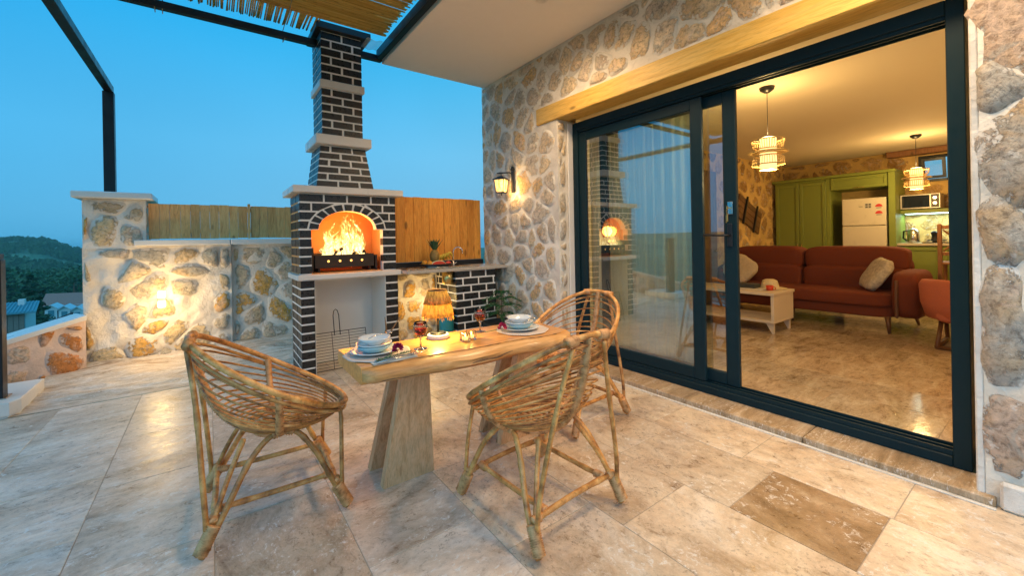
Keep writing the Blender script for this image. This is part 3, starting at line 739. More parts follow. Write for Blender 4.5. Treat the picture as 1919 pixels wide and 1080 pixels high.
# lever handle + lock with keys
hb = MB().box(3.216, 3.227, 1.535, 1.575, 1.21, 1.39, .004).build('handle', 'black_steel', lf2)
mb = MB().tube([(3.222, 1.555, 1.30), (3.17, 1.555, 1.30), (3.165, 1.60, 1.30), (3.165, 1.73, 1.305)], .009, 8); mb.build('lever', 'black_steel', hb, smooth=True)
lk = MB().box(3.216, 3.227, 1.53, 1.57, 1.46, 1.56, .004).build('lock_plate', 'steel', lf2)
kb = MB(); kb.box(3.185, 3.216, 1.548, 1.551, 1.505, 1.515); kb.box(3.165, 3.187, 1.547, 1.552, 1.495, 1.525, .002)
kb.tube([(3.176+.014*cos(a), 1.55, 1.478+.02*sin(a)) for a in [k*pi/6 for k in range(12)]], .0015, 5, True)
kb.box(3.168, 3.184, 1.546, 1.556, 1.405, 1.462, .002); kb.box(3.172, 3.19, 1.558, 1.560, 1.395, 1.45, .001); kb.build('keys', 'brass', lk)

# ---- interior shell
XK, YK, ZC, ZF = 9.2, 3.35, 2.62, .10
cl = MB().box(3.30, XK+.3, -2.0, YK+.3, ZC, ZC+.2).build('interior_ceiling', 'inner_plaster'); tag(cl, kind='structure')
tag(MB().box(3.32, XK+.3, -2.2, -2.0, -.1, ZC).build('interior_side_wall', 'inner_plaster'), kind='structure')
tag(MB().box(3.30, 3.42, -2.0, .25, .0, ZC).build('interior_front_wall', 'inner_plaster'), kind='structure')
tag(MB().box(3.30, 3.42, 3.25, YK, .0, ZC).build('interior_corner_wall', 'inner_plaster'), kind='structure')
fl = thing('interior_floor', None, None, (6, 1, ZF)); fl['kind'] = 'structure'
MB().box(3.32, XK, -2.0, YK, -.05, ZF-.002).build('screed', 'grout', fl)
x = 3.32; FR = random.Random(9)
while x < XK:
    y = -2.0-FR.uniform(0, .5); x1 = min(x+.45, XK)
    while y < YK:
        l = FR.choice([.6, .75, .9]); a, b = max(y, -2.0), min(y+l, YK)
        if b-a > .02: MB().box(x+.0012, x1-.0012, a+.0012, b-.0012, ZF-.02, ZF+FR.uniform(-.0004, .0004), .0012).build('tile', 'travertine_polished', fl)
        y += l
    x += .45
iw = thing('interior_stone_wall', 'ochre rubble stone wall at the far left of the living room', 'wall', (6, YK, 0))
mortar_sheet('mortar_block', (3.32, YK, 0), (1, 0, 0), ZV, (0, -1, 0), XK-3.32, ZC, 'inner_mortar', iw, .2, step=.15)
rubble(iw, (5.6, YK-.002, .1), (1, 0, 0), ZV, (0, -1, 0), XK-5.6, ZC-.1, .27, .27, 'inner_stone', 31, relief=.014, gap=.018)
kw = thing('kitchen_stone_wall', 'ochre rubble stone wall behind the green kitchen', 'wall', (XK, 1.5, 0))
for u0, u1, v0, v1 in ((0, 1.91, 0, ZC), (2.27, 5.4, 0, ZC), (1.91, 2.27, 0, 2.09), (1.91, 2.27, 2.50, ZC)):
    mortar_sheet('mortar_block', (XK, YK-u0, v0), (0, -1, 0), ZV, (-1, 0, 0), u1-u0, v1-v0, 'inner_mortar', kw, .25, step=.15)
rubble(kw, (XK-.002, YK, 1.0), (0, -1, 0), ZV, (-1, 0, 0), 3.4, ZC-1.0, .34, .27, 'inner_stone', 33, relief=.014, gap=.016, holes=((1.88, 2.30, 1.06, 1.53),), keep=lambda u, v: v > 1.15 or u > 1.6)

# ---- parapet
pw = thing('parapet_wall', 'low whitewashed rubble parapet wall with a lit wall lamp', 'wall', (-.2, 6.0, 0))
mortar_sheet('mortar_block', (-1.06, 6.0, 0), (1, 0, 0), ZV, (0, -1, 0), 1.26, 1.30, 'parapet_mortar', pw, .3, amp=.036, step=.025)
mortar_sheet('mortar_block', (.205, 6.06, 0), (1, 0, 0), ZV, (0, -1, 0), 1.2, 1.30, 'parapet_mortar', pw, .24, amp=.022, step=.035, seed=3)
rubble(pw, (-1.05, 5.998, .05), (1, 0, 0), ZV, (0, -1, 0), 1.24, 1.23, .27, .21, 'parapet_stone', 41, relief=.032, gap=.006, drop=.14)
rubble(pw, (.22, 6.058, .08), (1, 0, 0), ZV, (0, -1, 0), 1.1, 1.2, .27, .24, 'parapet_stone', 47, relief=.020, gap=.009, drop=.05)
for a, b in ((-.66, .195), (.199, 1.2)): MB().box(a, b, 5.93, 6.36, 1.302, 1.365, .008).build('coping', 'white_marble', pw)
pp = thing('parapet_pier', 'square rubble stone pier with a white cap, left of the parapet', 'pillar', (-.8, 6.1, 0))
mortar_sheet('mortar_block', (-1.055, 5.992, 1.28), (1, 0, 0), ZV, (0, -1, 0), .49, .52, 'parapet_mortar', pp, .45, amp=.02, step=.035, seed=5)
rubble(pp, (-1.05, 5.990, 1.28), (1, 0, 0), ZV, (0, -1, 0), .48, .50, .27, .24, 'parapet_stone', 52, relief=.022, gap=.008, drop=.0)
rubble(pp, (-.563, 5.98, 1.40), (0, 1, 0), ZV, (1, 0, 0), .4, .38, .22, .2, 'parapet_stone', 53, relief=.01, gap=.03)
MB().box(-1.12, -.50, 5.89, 6.50, 1.802, 1.872, .010).build('cap', 'white_marble', pp)
# parapet lamp
t = thing('wall_lamp', 'bright square up and down wall lamp on the parapet', 'wall lamp', (-.44, 5.96, .71))
MB().box(-.475, -.405, 5.905, 5.965, .695, .725, .003).build('lamp_body', 'brushed_steel', t)
MB().box(-.473, -.407, 5.91, 5.96, .727, .80, .006).build('diffuser', 'lamp_white', t); MB().box(-.473, -.407, 5.91, 5.96, .62, .693, .006).build('diffuser', 'lamp_white', t)
point('wall_lamp_light', (-.44, 5.66, .84), 9, (1, .66, .27), .09); point('wall_lamp_light', (-.44, 5.66, .52), 9, (1, .66, .27), .09)
# ---- orange stair wall with sloping cap
ow = thing('stair_wall', 'pinkish stair wall with rust stones and a sloping white cap', 'wall', (-1.2, 5.5, 0))
A = Vector((-1.03, 5.93, -1)); B = Vector((-2.3, 5.35, -1)); L = (B-A).length; D = (B-A).normalized(); NW = Vector((D.y, -D.x, 0))
if NW.y > 0: NW = -NW
mb = MB(); st = 26
for k in range(st+1):
    p = A+D*(L*k/st); ht = 1.56-.36*k/st
    mb.v += [p+NW*.01*mn.noise(p*7), p+Vector((0, 0, ht*.5))+NW*.015*mn.noise(p*6), p+Vector((0, 0, ht)), p+Vector((0, 0, ht))-NW*.25, p-NW*.25]
for k in range(st):
    for j in range(4): a = k*5+j; mb.f.append((a, a+1, a+6, a+5))
mb.build('mortar_block', 'pink_mortar', ow, smooth=True, angle=40)
mb = MB()
for k in range(2):
    p = A+D*(L*k)+Vector((0, 0, 1.563-.36*k)); mb.v += [p+NW*.03, p+NW*.03+Vector((0, 0, .045)), p-NW*.28+Vector((0, 0, .045)), p-NW*.28]
for j in range(4): mb.f.append((j, (j+1) % 4, 4+(j+1) % 4, 4+j))
mb.f += [(3, 2, 1, 0), (4, 5, 6, 7)]; mb.build('coping', 'white_marble', ow)
rubble(ow, A+NW*.004+Vector((0, 0, 1.02)), D, ZV, NW, .34, .5, .30, .2, 'rust_stone', 61, relief=.022, gap=.014, name='stone')
rubble(ow, A+D*.36+NW*.004+Vector((0, 0, .9)), D, ZV, NW, .9, .5, .34, .26, 'pale_rust_stone', 63, relief=.02, gap=.016, name='stone')
# ---- white block + black post at far left
t = thing('gate_plinth', 'low white plinth slab at the far left terrace edge', 'plinth', (-1.5, 5.1, 0))
mb = MB(); P8 = [(-1.75, 4.80), (-1.27, 4.84), (-1.23, 4.93), (-1.24, 5.50), (-1.75, 5.50)]
mb.loft([[(x, y, -.35) for x, y in P8], [(x, y, .02) for x, y in P8]]); mb.build('base', 'white_mortar', t)
P9 = [(x*1.0-.0+(.012 if x > -1.5 else -.01), y+(-.02 if y < 5 else .01)) for x, y in P8]
mb = MB(); mb.loft([[(x, y, .021) for x, y in P9], [(x, y, .115) for x, y in P9], [(x+(-.006 if x > -1.5 else .006), y+(.006 if y < 5 else -.006), .121) for x, y in P9]]); mb.build('slab', 'white_marble', t)
t = thing('gate_post', 'thick black steel gate post at the left picture edge', 'post', (-1.42, 5.0, .121))
MB().box(-1.50, -1.325, 4.96, 5.06, .124, 1.215, .004).build('shaft', 'black_steel', t); MB().box(-1.51, -1.335, 4.95, 5.07, 1.216, 1.262, .004).build('cap', 'black_steel', t)
MB().box(-1.52, -1.305, 4.94, 5.08, .1212, .130, .002).build('foot_plate', 'steel', t)

# ---- plank fences
PR = random.Random(12)
t = thing('plank_screen', 'tan upright plank screen standing on the parapet coping', 'fence', (.15, 6.1, 1.366))
x = -.552; k = 0
while x < .86:
    wd = PR.uniform(.088, .102)
    if k == 10:
        MB().box(x+.002, x+.03, 6.06, 6.10, 1.372, 1.80, .002).build('batten', 'plank_tan', t); x += .034; k += 1; continue
    zt = 1.775+PR.uniform(-.006, .004); yy = 6.08+PR.uniform(-.002, .002)
    o = MB().box(x+.0008, x+wd-.0008, yy, yy+.02, 1.374+PR.uniform(0, .006), zt, .002).build('plank', 'plank_tan', t)
    x += wd; k += 1
for z in (1.44, 1.70): MB().box(-.55, .87, 6.105, 6.135, z, z+.05).build('rail', 'plank_tan', t)
t = thing('orange_plank_screen', 'orange stained upright plank screen behind the outdoor sink', 'fence', (2.3, 4.72, 1.03))
x = 1.66
while x < 2.955:
    wd = min(PR.uniform(.098, .118), 2.962-x); zt = 1.835+PR.uniform(-.003, .003); yy = 4.72+PR.uniform(-.003, .003)
    if wd < .03: break
    o = MB().box(x+.001, x+wd-.001, yy, yy+.02, 1.045, zt, .002).build('plank', 'plank_orange', t)
    x += wd
for z in (1.12, 1.70): MB().box(1.67, 2.95, 4.745, 4.775, z, z+.05).build('rail', 'plank_orange', t)

# ---- pergola frame: left post/beam and main frame with reed mat
t = thing('steel_frame', 'slender black steel post and rail rising from the pier cap', 'frame', (-.855, 6.1, 1.875))
MB().box(-.90, -.81, 6.05, 6.14, 1.878, 2.96, .004).build('post', 'black_steel', t)
MB().box(-.89, -.82, -1.5, 6.14, 2.961, 3.035, .004).build('rail', 'black_steel', t)
MB().box(-.94, -.77, 6.01, 6.18, 1.8725, 1.8775, .001).build('foot_plate', 'black_steel', t)
t = thing('pergola', 'black steel pergola frame roofed with golden reed matting', 'pergola', (0, 4.6, 3.33))
MB().box(-2.6, .918, 4.59, 4.65, 3.34, 3.405, .004).build('beam', 'black_steel', t); MB().box(1.335, 1.598, 4.59, 4.65, 3.34, 3.405, .004).build('beam', 'black_steel', t)
MB().box(1.53, 1.590, -1.6, 4.588, 3.35, 3.45, .004).build('beam', 'black_steel', t)
MB().box(-2.6, -2.54, -1.6, 4.588, 3.35, 3.45, .004).build('beam', 'black_steel', t)
mb = MB().grid(lambda u, v: (1.34+u*.17, 4.30+v*.25, 3.42+.01*sin(u*9)), 8, 4); mb.build('plastic_sheet', 'plastic_film', t, smooth=True)
RR = random.Random(77); mb = MB(); y = .4
while y < 4.26:
    r = RR.uniform(.005, .0085); x0, x1 = -2.6+RR.uniform(-.1, .1), 1.50+RR.uniform(-.035, .02); z = 3.462+RR.uniform(-.004, .004); sk = RR.uniform(-.006, .006)
    if RR.random() < .10: x1 -= RR.uniform(.02, .22)
    if 3.9 < y and False: pass
    n = 7; pts = [(x0+(x1-x0)*k/n, y+sk*k/n+.004*mn.noise(Vector((k*.6, y*5, 0))), z+.004*mn.noise(Vector((k*.9, y*7, 5)))) for k in range(n+1)]
    mb.tube(pts, r, 5, cap=False); y += r*1.62 if RR.random() < .975 else r*2.15
o = mb.build('reed_mat', 'reed', t, smooth=True); tag(o, kind='stuff')
mb = MB(); x = -2.5
while x < .90:
    l = RR.uniform(.30, .38); r = RR.uniform(.0055, .0085); y1 = 4.625+RR.uniform(-.012, .012)
    mb.tube([(x, y1-l-.1, 3.492), (x+RR.uniform(-.012, .012), y1, 3.487+RR.uniform(-.004, .008))], r, 5)
    x += RR.choice([.012, .013, .014, .015]) if RR.random() < .72 else RR.uniform(.022, .034)
o = mb.build('reed_ends', 'reed', t, smooth=True); tag(o, kind='stuff')
for x, s in ((-.35, .02), (.62, -.03), (-.30, .0)):
    MB().tube([(x+s*3, 2.2, 3.447), (x+s, 3.6, 3.445), (x, 4.30, 3.44), (x-.003, 4.56, 3.44), (x-.004, 4.655, 3.43), (x-.004, 4.657, 3.32), (x, 4.55, 3.318)], .0035, 5).build('wire_tie', 'rope_tie', t)

# ================================================================== FIREPLACE
def lerp(a, b, t): return a+(b-a)*t
def brick_hex(xa0, xb0, xa1, xb1, y0a, y1a, y0b, y1b, z0, z1):
    return MB().add([(xa0, y0a, z0), (xb0, y0a, z0), (xb0, y1a, z0), (xa0, y1a, z0), (xa1, y0b, z1), (xb1, y0b, z1), (xb1, y1b, z1), (xa1, y1b, z1)],
                    [(3,2,1,0),(4,5,6,7),(0,1,5,4),(1,2,6,5),(2,3,7,6),(3,0,4,7)])
BR = random.Random(4)
def brick_section(parent, z0, z1, R0, R1, rows, blen=.19, mw=.021, ph=0, sides=('l', 'r'), front=None, core=True):
    """one bonded storey of painted bricks; R=(x0,x1,y0,y1) at bottom and top"""
    if core:
        e = .004; g = []
        for R, z in ((R0, z0), (R1, z1)): g.append([(R[0]+e, R[2]+e, z), (R[1]-e, R[2]+e, z), (R[1]-e, R[3]-e, z), (R[0]+e, R[3]-e, z)])
        MB().loft(g).build('mortar_core', 'mortar_paint', parent)
    hp = (z1-z0)/rows; bd = .088
    for r in range(rows):
        za, zb = z0+r*hp+mw*.42, z0+(r+1)*hp-mw*.42; ta, tb = (za-z0)/(z1-z0), (zb-z0)/(z1-z0)
        A = [lerp(R0[k], R1[k], ta) for k in range(4)]; B = [lerp(R0[k], R1[k], tb) for k in range(4)]
        W, D = (A[1]-A[0]+B[1]-B[0])/2, A[3]-A[2]
        odd = (r+ph) % 2
        # front: list of (start, end) in metres from the left edge
        segs = []
        if front: segs = front(r, za, zb)
        else:
            if W < .16: segs = [(0, W)]
            else:
                x = 0 if not odd else 0
                first = blen if not odd else blen*.5-mw/2
                n = 0; x = 0; ln = first
                while x < W-.012:
                    e = min(W, x+ln)
                    if W-e < .03: e = W
                    segs.append((x, e)); x = e+mw; ln = blen
        for s_ in segs:
            zs = za
            if len(s_) == 2: a0 = a1 = s_[0]; b0 = b1 = s_[1]
            elif len(s_) == 5: a0, b0, a1, b1, zs = s_
            else: a0, b0, a1, b1 = s_
            j = BR.uniform(-.0012, .0012); jx = [BR.uniform(-.0015, .0015) for _ in range(4)]
            mA, mB = (A[1]-A[0])/W, (B[1]-B[0])/W
            brick_hex(A[0]+a0*mA+(jx[0] if a0 > 0 else 0), A[0]+b0*mA+(jx[1] if b0 < W-.01 else 0), B[0]+a1*mB+(jx[0] if a0 > 0 else 0), B[0]+b1*mB+(jx[1] if b0 < W-.01 else 0), A[2]+j, A[2]+bd, B[2]+j, B[2]+bd, zs+BR.uniform(-.001, .001), zb+BR.uniform(-.001, .001)).build('brick', 'black_brick', parent)
        for sd in sides:
            y = bd+.002; first = (blen*.5 if odd else blen)-0
            ln = first-bd if first > bd+.03 else blen-bd+.03
            while y < D-.012:
                e = min(D, y+ln)
                if D-e < .03: e = D
                if sd == 'l': xs = (A[0], A[0]+.06, B[0], B[0]+.06)
                else: xs = (A[1]-.06, A[1], B[1]-.06, B[1])
                yy = y if y > bd+.01 else bd+.0005
                brick_hex(xs[0], xs[1], xs[2], xs[3], A[2]+yy, A[2]+e, B[2]+yy, B[2]+e, za, zb).build('brick', 'black_brick', parent)
                y = e+mw; ln = blen
fp = thing('fireplace', 'tall black brick outdoor fireplace with white joints and a burning fire', 'fireplace', (1.15, 4.6, 0))
FY0, FY1 = 4.36, 4.90
brick_section(fp, .0, .94, (.69, .81, FY0, FY1), (.69, .81, FY0, FY1), 11, blen=.2, ph=1, sides=('l',))
brick_section(fp, .0, .94, (1.515, 1.645, FY0, FY1), (1.515, 1.645, FY0, FY1), 11, blen=.2, sides=('r',))
box('back_panel', 'white_paint', fp, .812, 1.513, 4.84, FY1, 0, .94, .002)
for x0, x1 in ((.812, .818), (1.507, 1.513)): box('side_panel', 'white_paint', fp, x0, x1, FY0+.004, 4.838, 0, .94, .001)
box('ceiling_panel', 'white_paint', fp, .82, 1.505, FY0+.01, 4.838, .925, .9395, .001)
sl = MB().box(.655, 1.665, 4.30, FY1+.0, .941, .992, .006).build('hearth_slab', 'white_marble', fp)
# upper body
ZB0, ZB1 = .993, 1.782; cx, cz = 1.14, 1.43; ai, bi, ao, bo = .282, .188, .372, .258
def open_z(x):
    if x < .79 or x > 1.49: return ZB0
    if x <= cx-ai or x >= cx+ai: return cz
    return cz+bi*math.sqrt(max(0, 1-((x-cx)/ai)**2))
xs = [.694, .79, .7901, cx-ai]+[cx-ai*cos(pi*k/28) for k in range(1, 28)]+[cx+ai, 1.4899, 1.49, 1.626]
mb = MB()
for a, b in zip(xs, xs[1:]):
    if b-a < .0005: continue
    za, zb = open_z(a+1e-5), open_z(b-1e-5)
    mb.add([(a, FY0+.004, za), (b, FY0+.004, zb), (b, FY0+.10, zb), (a, FY0+.10, za), (a, FY0+.004, ZB1), (b, FY0+.004, ZB1), (b, FY0+.10, ZB1), (a, FY0+.10, ZB1)], [(3,2,1,0),(4,5,6,7),(0,1,5,4),(1,2,6,5),(2,3,7,6),(3,0,4,7)])
mb.build('arch_wall', 'mortar_paint', fp)
for x0, x1 in ((.694, .775), (1.505, 1.626)): box('cheek_wall', 'firebox_clay', fp, x0, x1, FY0+.102, FY1-.004, ZB0, ZB1, .001)
box('firebox_back', 'firebox_clay', fp, .777, 1.503, 4.80, FY1-.004, ZB0, ZB1, .001)
box('firebox_roof', 'firebox_clay', fp, .777, 1.503, FY0+.102, 4.798, 1.70, ZB1, .001)
box('firebox_floor', 'firebox_clay', fp, .777, 1.503, FY0+.02, 4.798, .9935, 1.0, .001)
def body_front(r, za, zb):
    W = .94; out = []; x0 = .69
    def cut(z, side):
        if z <= cz: return (.79 if side < 0 else 1.49)
        t = (z-cz)/(bo+.012)
        return None if t >= 1 else cx+side*(ao+.014)*math.sqrt(1-t*t)
    if zb <= cz+.03: return [(0, .10), (.80, W)]
    l0, l1, r0, r1 = cut(za, -1), cut(zb, -1), cut(za, 1), cut(zb, 1)
    joints = [0, .19*(.55 if r % 2 else 1.15), .19*(1.6 if r % 2 else 2.2)+.02, .62 if r % 2 else .68, .80 if r % 2 else .87, W]
    for a, b in zip(joints, joints[1:]):
        a_ = a+(.009 if a > 0 else 0); b_ = b-(.009 if b < W else 0)
        if l0 is None or za > cz+bo+.012: out.append((a_, b_)); continue
        L0, L1 = l0-x0, (l1-x0 if l1 else cx-x0); Q0, Q1 = r0-x0, (r1-x0 if r1 else cx-x0)
        # left piece
        if a_ < L0-.004 or (a_ < L1-.02): 
            p = (a_, min(b_, L0), a_, min(b_, L1))
            if p[1] < p[0]+.006:
                q_ = min(1, abs(a_+x0-cx)/(ao+.014)); zc = cz+(bo+.012)*math.sqrt(max(0, 1-q_*q_)); p = (p[0], p[0]+.006, p[2], p[3], min(max(zc, za), zb-.012))
            if p[3]-p[2] > .02: out.append(p)
        if b_ > Q0+.004 or b_ > Q1+.02:
            p = (max(a_, Q0), b_, max(a_, Q1), b_)
            if p[0] > p[1]-.006:
                q_ = min(1, abs(b_+x0-cx)/(ao+.014)); zc = cz+(bo+.012)*math.sqrt(max(0, 1-q_*q_)); p = (p[1]-.006, p[1], p[2], p[3], min(max(zc, za), zb-.012))
            if p[3]-p[2] > .02: out.append(p)
    return out
brick_section(fp, ZB0, ZB1, (.69, 1.63, FY0, FY1), (.69, 1.63, FY0, FY1), 9, front=body_front, core=False, blen=.2)
nv = 11
for k in range(nv):
    a0, a1 = pi*k/nv+.033, pi*(k+1)/nv-.033
    P = []
    for a, (ra, rb) in ((a0, (ai, bi)), (a1, (ai, bi)), (a1, (ao, bo)), (a0, (ao, bo))): P.append((cx+(ra+(.004 if ra == ai else -.004))*cos(a), cz+(rb+(.004 if ra == ai else -.004))*sin(a)))
    am = (a0+a1)/2; P.insert(2, (cx+(ao-.002)*cos(a1), cz+(bo-.002)*sin(a1))) if False else None
    MB().loft([[(x, FY0-.002, z) for x, z in P], [(x, FY0+.095, z) for x, z in P]]).build('arch_brick', 'black_brick', fp)
box('mantel', 'white_marble', fp, .625, 1.695, 4.285, 4.96, 1.784, 1.85, .006)
brick_section(fp, 1.855, 2.28, (.85, 1.41, 4.39, 4.88), (.90, 1.335, 4.42, 4.84), 6, ph=0)
box('upper_band', 'white_marble', fp, .845, 1.385, 4.35, 4.90, 2.282, 2.378, .006)
brick_section(fp, 2.38, 2.86, (.918, 1.315, 4.42, 4.83), (.918, 1.315, 4.42, 4.83), 6, ph=0)
box('top_band', 'white_marble', fp, .898, 1.337, 4.395, 4.85, 2.862, 2.935, .005)
brick_section(fp, 2.937, 3.43, (.918, 1.315, 4.42, 4.83), (.918, 1.315, 4.42, 4.83), 6, ph=1)
MB().box(.87, 1.40, 4.36, 4.88, 3.432, 3.50, .004).build('flue_collar', 'black_steel', fp)
# tray, logs, flames
tr = thing('charcoal_tray', 'black steel charcoal tray with four glowing discs for round holes inside the fireplace', 'fire tray', (1.12, 4.55, 1.0))
box('front_plate', 'soot_steel', tr, .83, 1.41, 4.425, 4.431, 1.045, 1.175, .001)
box('back_plate', 'soot_steel', tr, .83, 1.41, 4.70, 4.706, 1.045, 1.19, .001)
for x in (.83, 1.404): box('side_plate', 'soot_steel', tr, x, x+.006, 4.4315, 4.6995, 1.045, 1.175, .001)
box('bottom_plate', 'soot_steel', tr, .837, 1.403, 4.432, 4.699, 1.045, 1.051, .001)
for x in (.80, 1.425): box('end_upright', 'soot_steel', tr, x, x+.018, 4.42, 4.72, 1.001, 1.25 if x < 1 else 1.16, .002)
for x in (.86, 1.36): box('foot', 'soot_steel', tr, x, x+.02, 4.44, 4.69, 1.001, 1.044, .002)
for x in (.955, 1.065, 1.175, 1.285):
    mb = MB(); mb.loft([[(x+.0115*cos(2*pi*k/14), yy, 1.112+.0115*sin(2*pi*k/14)) for k in range(14)] for yy in (4.4235, 4.4215)]); mb.build('hole_glow_disc', 'hole_glow' if 'hole_glow' in MATS else simple('hole_glow', (1, .6, .2), .5, emis=(1, .50, .10), es=2.2) and 'hole_glow', tr)  # emissive discs on the plate stand in for firelight through drilled holes
t = thing('firewood', 'charred burning logs heaped in the steel tray', 'firewood', (1.12, 4.56, 1.06))
LR = random.Random(3)
for k, (a, b, r) in enumerate((((.87, 4.50, 1.13), (1.30, 4.62, 1.15), .022), ((.93, 4.62, 1.12), (1.38, 4.50, 1.13), .024), ((1.0, 4.5, 1.16), (1.22, 4.6, 1.30), .016), ((1.05, 4.58, 1.15), (.90, 4.55, 1.22), .014), ((1.2, 4.52, 1.17), (1.36, 4.60, 1.20), .018))):
    a, b = Vector(a), Vector(b); mb = MB().tube([a.lerp(b, i/6)+Vector((mn.noise(Vector((i, k, 0)))*.01, 0, mn.noise(Vector((i, k, 9)))*.01)) for i in range(7)], [r*(1+.2*mn.noise(Vector((i*1.3, k*4, 2)))) for i in range(7)], 9); mb.build('log', 'charred_wood', t, smooth=True)
mb = MB()
for k in range(60):
    p = (LR.uniform(.86, 1.38), LR.uniform(4.45, 4.68), LR.uniform(1.06, 1.12)); mb.ball(p, LR.uniform(.012, .022), n=6, m=4, fn=lambda q: 1+.3*mn.noise(q*3))
tag(mb.build('embers', 'ember', t), kind='stuff')
t = thing('fire', 'tall yellow and orange flames filling the arched firebox', 'flame', (1.15, 4.56, 1.14))
FRn = random.Random(21)
for k in range(26):
    bx = .92+.43*FRn.random(); by = FRn.uniform(4.48, 4.66); c_ = 1-abs(bx-1.17)/.30
    H = (.22+.40*max(.1, c_))*FRn.uniform(.6, 1.1); r0 = FRn.uniform(.020, .045); ph = FRn.uniform(0, 9); lean = (1.17-bx)*.25+FRn.uniform(-.05, .05)
    rings = []
    for i in range(17):
        s_ = i/16; prof = (sin(pi*min(1, s_*.80+.20))**.8)*(1-s_)**.45; rr = r0*(prof+.02)*(1+.35*mn.noise(Vector((s_*4, ph, 1))))
        ox = lean*s_+.055*s_*sin(s_*7+ph)+.03*mn.noise(Vector((s_*5, ph, 5))); oy = .03*s_*cos(s_*6+ph*2)
        tw = s_*3+ph; g = []
        for j in range(12):
            a = 2*pi*j/12; ex, ey = rr*1.35*cos(a), rr*.45*sin(a); q = 1+.4*mn.noise(Vector((cos(a)*1.5, s_*6, ph)))
            g.append((bx+ox+(ex*cos(tw)-ey*sin(tw))*q, by+oy+(ex*sin(tw)+ey*cos(tw))*q, 1.13+H*s_))
        rings.append(g)
    MB().loft(rings).build('tongue', 'fire', t, smooth=True)
point('fire_light', (1.14, 4.50, 1.40), 13, (1, .30, .035), .08)
point('fire_light', (1.0, 4.56, 1.20), 4, (1, .30, .035), .06)
# barbecue grate leaning in the lower recess
t = thing('grill_grate', 'black wire grill grate with a long handle leaning under the hearth', 'grill grate', (1.07, 4.6, .01))
mb = MB(); a_, b_ = (.83, 4.50, .012), (1.33, 4.50, .012); hgt = .36; lean = .10
def GP(u, v): return (lerp(.83, 1.34, u), 4.44+lean*v, .012+hgt*v)
MB().tube([GP(0, 0), GP(1, 0), GP(1, 1), GP(0, 1)], .005, 6, True).build('rim', 'black_steel', t)
mb = MB()
for k in range(1, 13): mb.tube([GP(0, k/13), GP(1, k/13)], .0024, 5)
for u in (.33, .66): mb.tube([GP(u, 0), GP(u, 1)], .003, 5)
tag(mb.build('wires', 'black_steel', t), kind='stuff')
MB().tube([GP(.38, .9), GP(.38, 1.45), GP(.40, 1.58), GP(.435, 1.62), GP(.47, 1.58), GP(.49, 1.45), GP(.49, .9)], .0045, 6).build('handle', 'black_steel', t)

# ================================================================== OUTDOOR COUNTER
ct = thing('outdoor_counter', 'grey granite outdoor worktop with a steel sink and black brick pier', 'counter', (2.3, 4.4, 0))
mb = MB(); mb.box(1.668, 2.962, 4.13, 4.70, .948, .982, .004); mb.build('worktop', 'granite', ct)
box('splash_strip', 'black_steel', ct, 1.67, 2.96, 4.69, 4.715, .9825, 1.043, .002)
brick_section(ct, 0, .946, (2.28, 2.82, 4.17, 4.66), (2.25, 2.80, 4.17, 4.66), 11)
sk = box('sink_deck', 'steel', ct, 1.70, 2.58, 4.20, 4.66, .9825, .990, .002)
box('sink_rim', 'steel', ct, 1.695, 2.585, 4.185, 4.199, .9825, .999, .003)
MB().lathe((2.20, 4.26, .80), [(.055, 0), (.065, .01), (.068, .147)], 20).build('sink_basin', 'brass', ct, smooth=True)
MB().lathe((2.12, 4.42, .9905), [(.16, .006), (.155, .002), (.14, .0)], 24).build('basin_rim', 'steel', ct, smooth=True)
t = thing('faucet', 'chrome gooseneck tap on the outdoor sink', 'faucet', (2.43, 4.55, .99))
MB().lathe((2.43, 4.55, .9905), [(.022, 0), (.022, .012), (.016, .02), (.015, .045), (.009, .05)], 14).build('base', 'steel', t, smooth=True)
MB().tube([(2.43, 4.55, 1.03), (2.43, 4.55, 1.15)]+[(2.43+.0+.05*(1-cos(a)), 4.55-.03*(1-cos(a)), 1.15+.065*sin(a)) for a in [k*pi/8 for k in range(1, 8)]]+[(2.53, 4.49, 1.13)], .008, 8).build('spout', 'steel', t, smooth=True)
for sx_ in (-1, 1): MB().tube([(2.43, 4.55, 1.015), (2.43+sx_*.04, 4.55, 1.018), (2.43+sx_*.045, 4.55, 1.03)], .008, 8).build('tap_handle', 'steel', t, smooth=True)
uw = thing('under_counter_wall', 'cream rubble wall lit yellow beneath the outdoor worktop', 'wall', (2.3, 4.72, 0))
mortar_sheet('mortar_block', (1.66, 4.705, 0), (1, 0, 0), ZV, (0, -1, 0), 1.30, .946, 'parapet_mortar', uw, .2, amp=.022, step=.035, seed=9)
rubble(uw, (1.66, 4.703, .03), (1, 0, 0), ZV, (0, -1, 0), .6, .88, .24, .2, 'parapet_stone', 71, relief=.024, gap=.010)
t = thing('assumed_counter_lamp', 'small assumed wall lamp hidden low under the outdoor worktop', 'wall lamp', (2.115, 4.66, .5))  # assumed lamp: no fitting is seen, only the yellow-lit wall
MB().box(2.085, 2.145, 4.635, 4.675, .49, .52, .003).build('lamp_body', 'brushed_steel', t); MB().box(2.087, 2.143, 4.64, 4.67, .525, .56, .006).build('diffuser', 'lamp_white', t)
point('assumed_counter_light', (2.02, 4.46, .60), 4.5, (1, .66, .22), .05)  # light of the assumed lamp, brightens the wall under the worktop
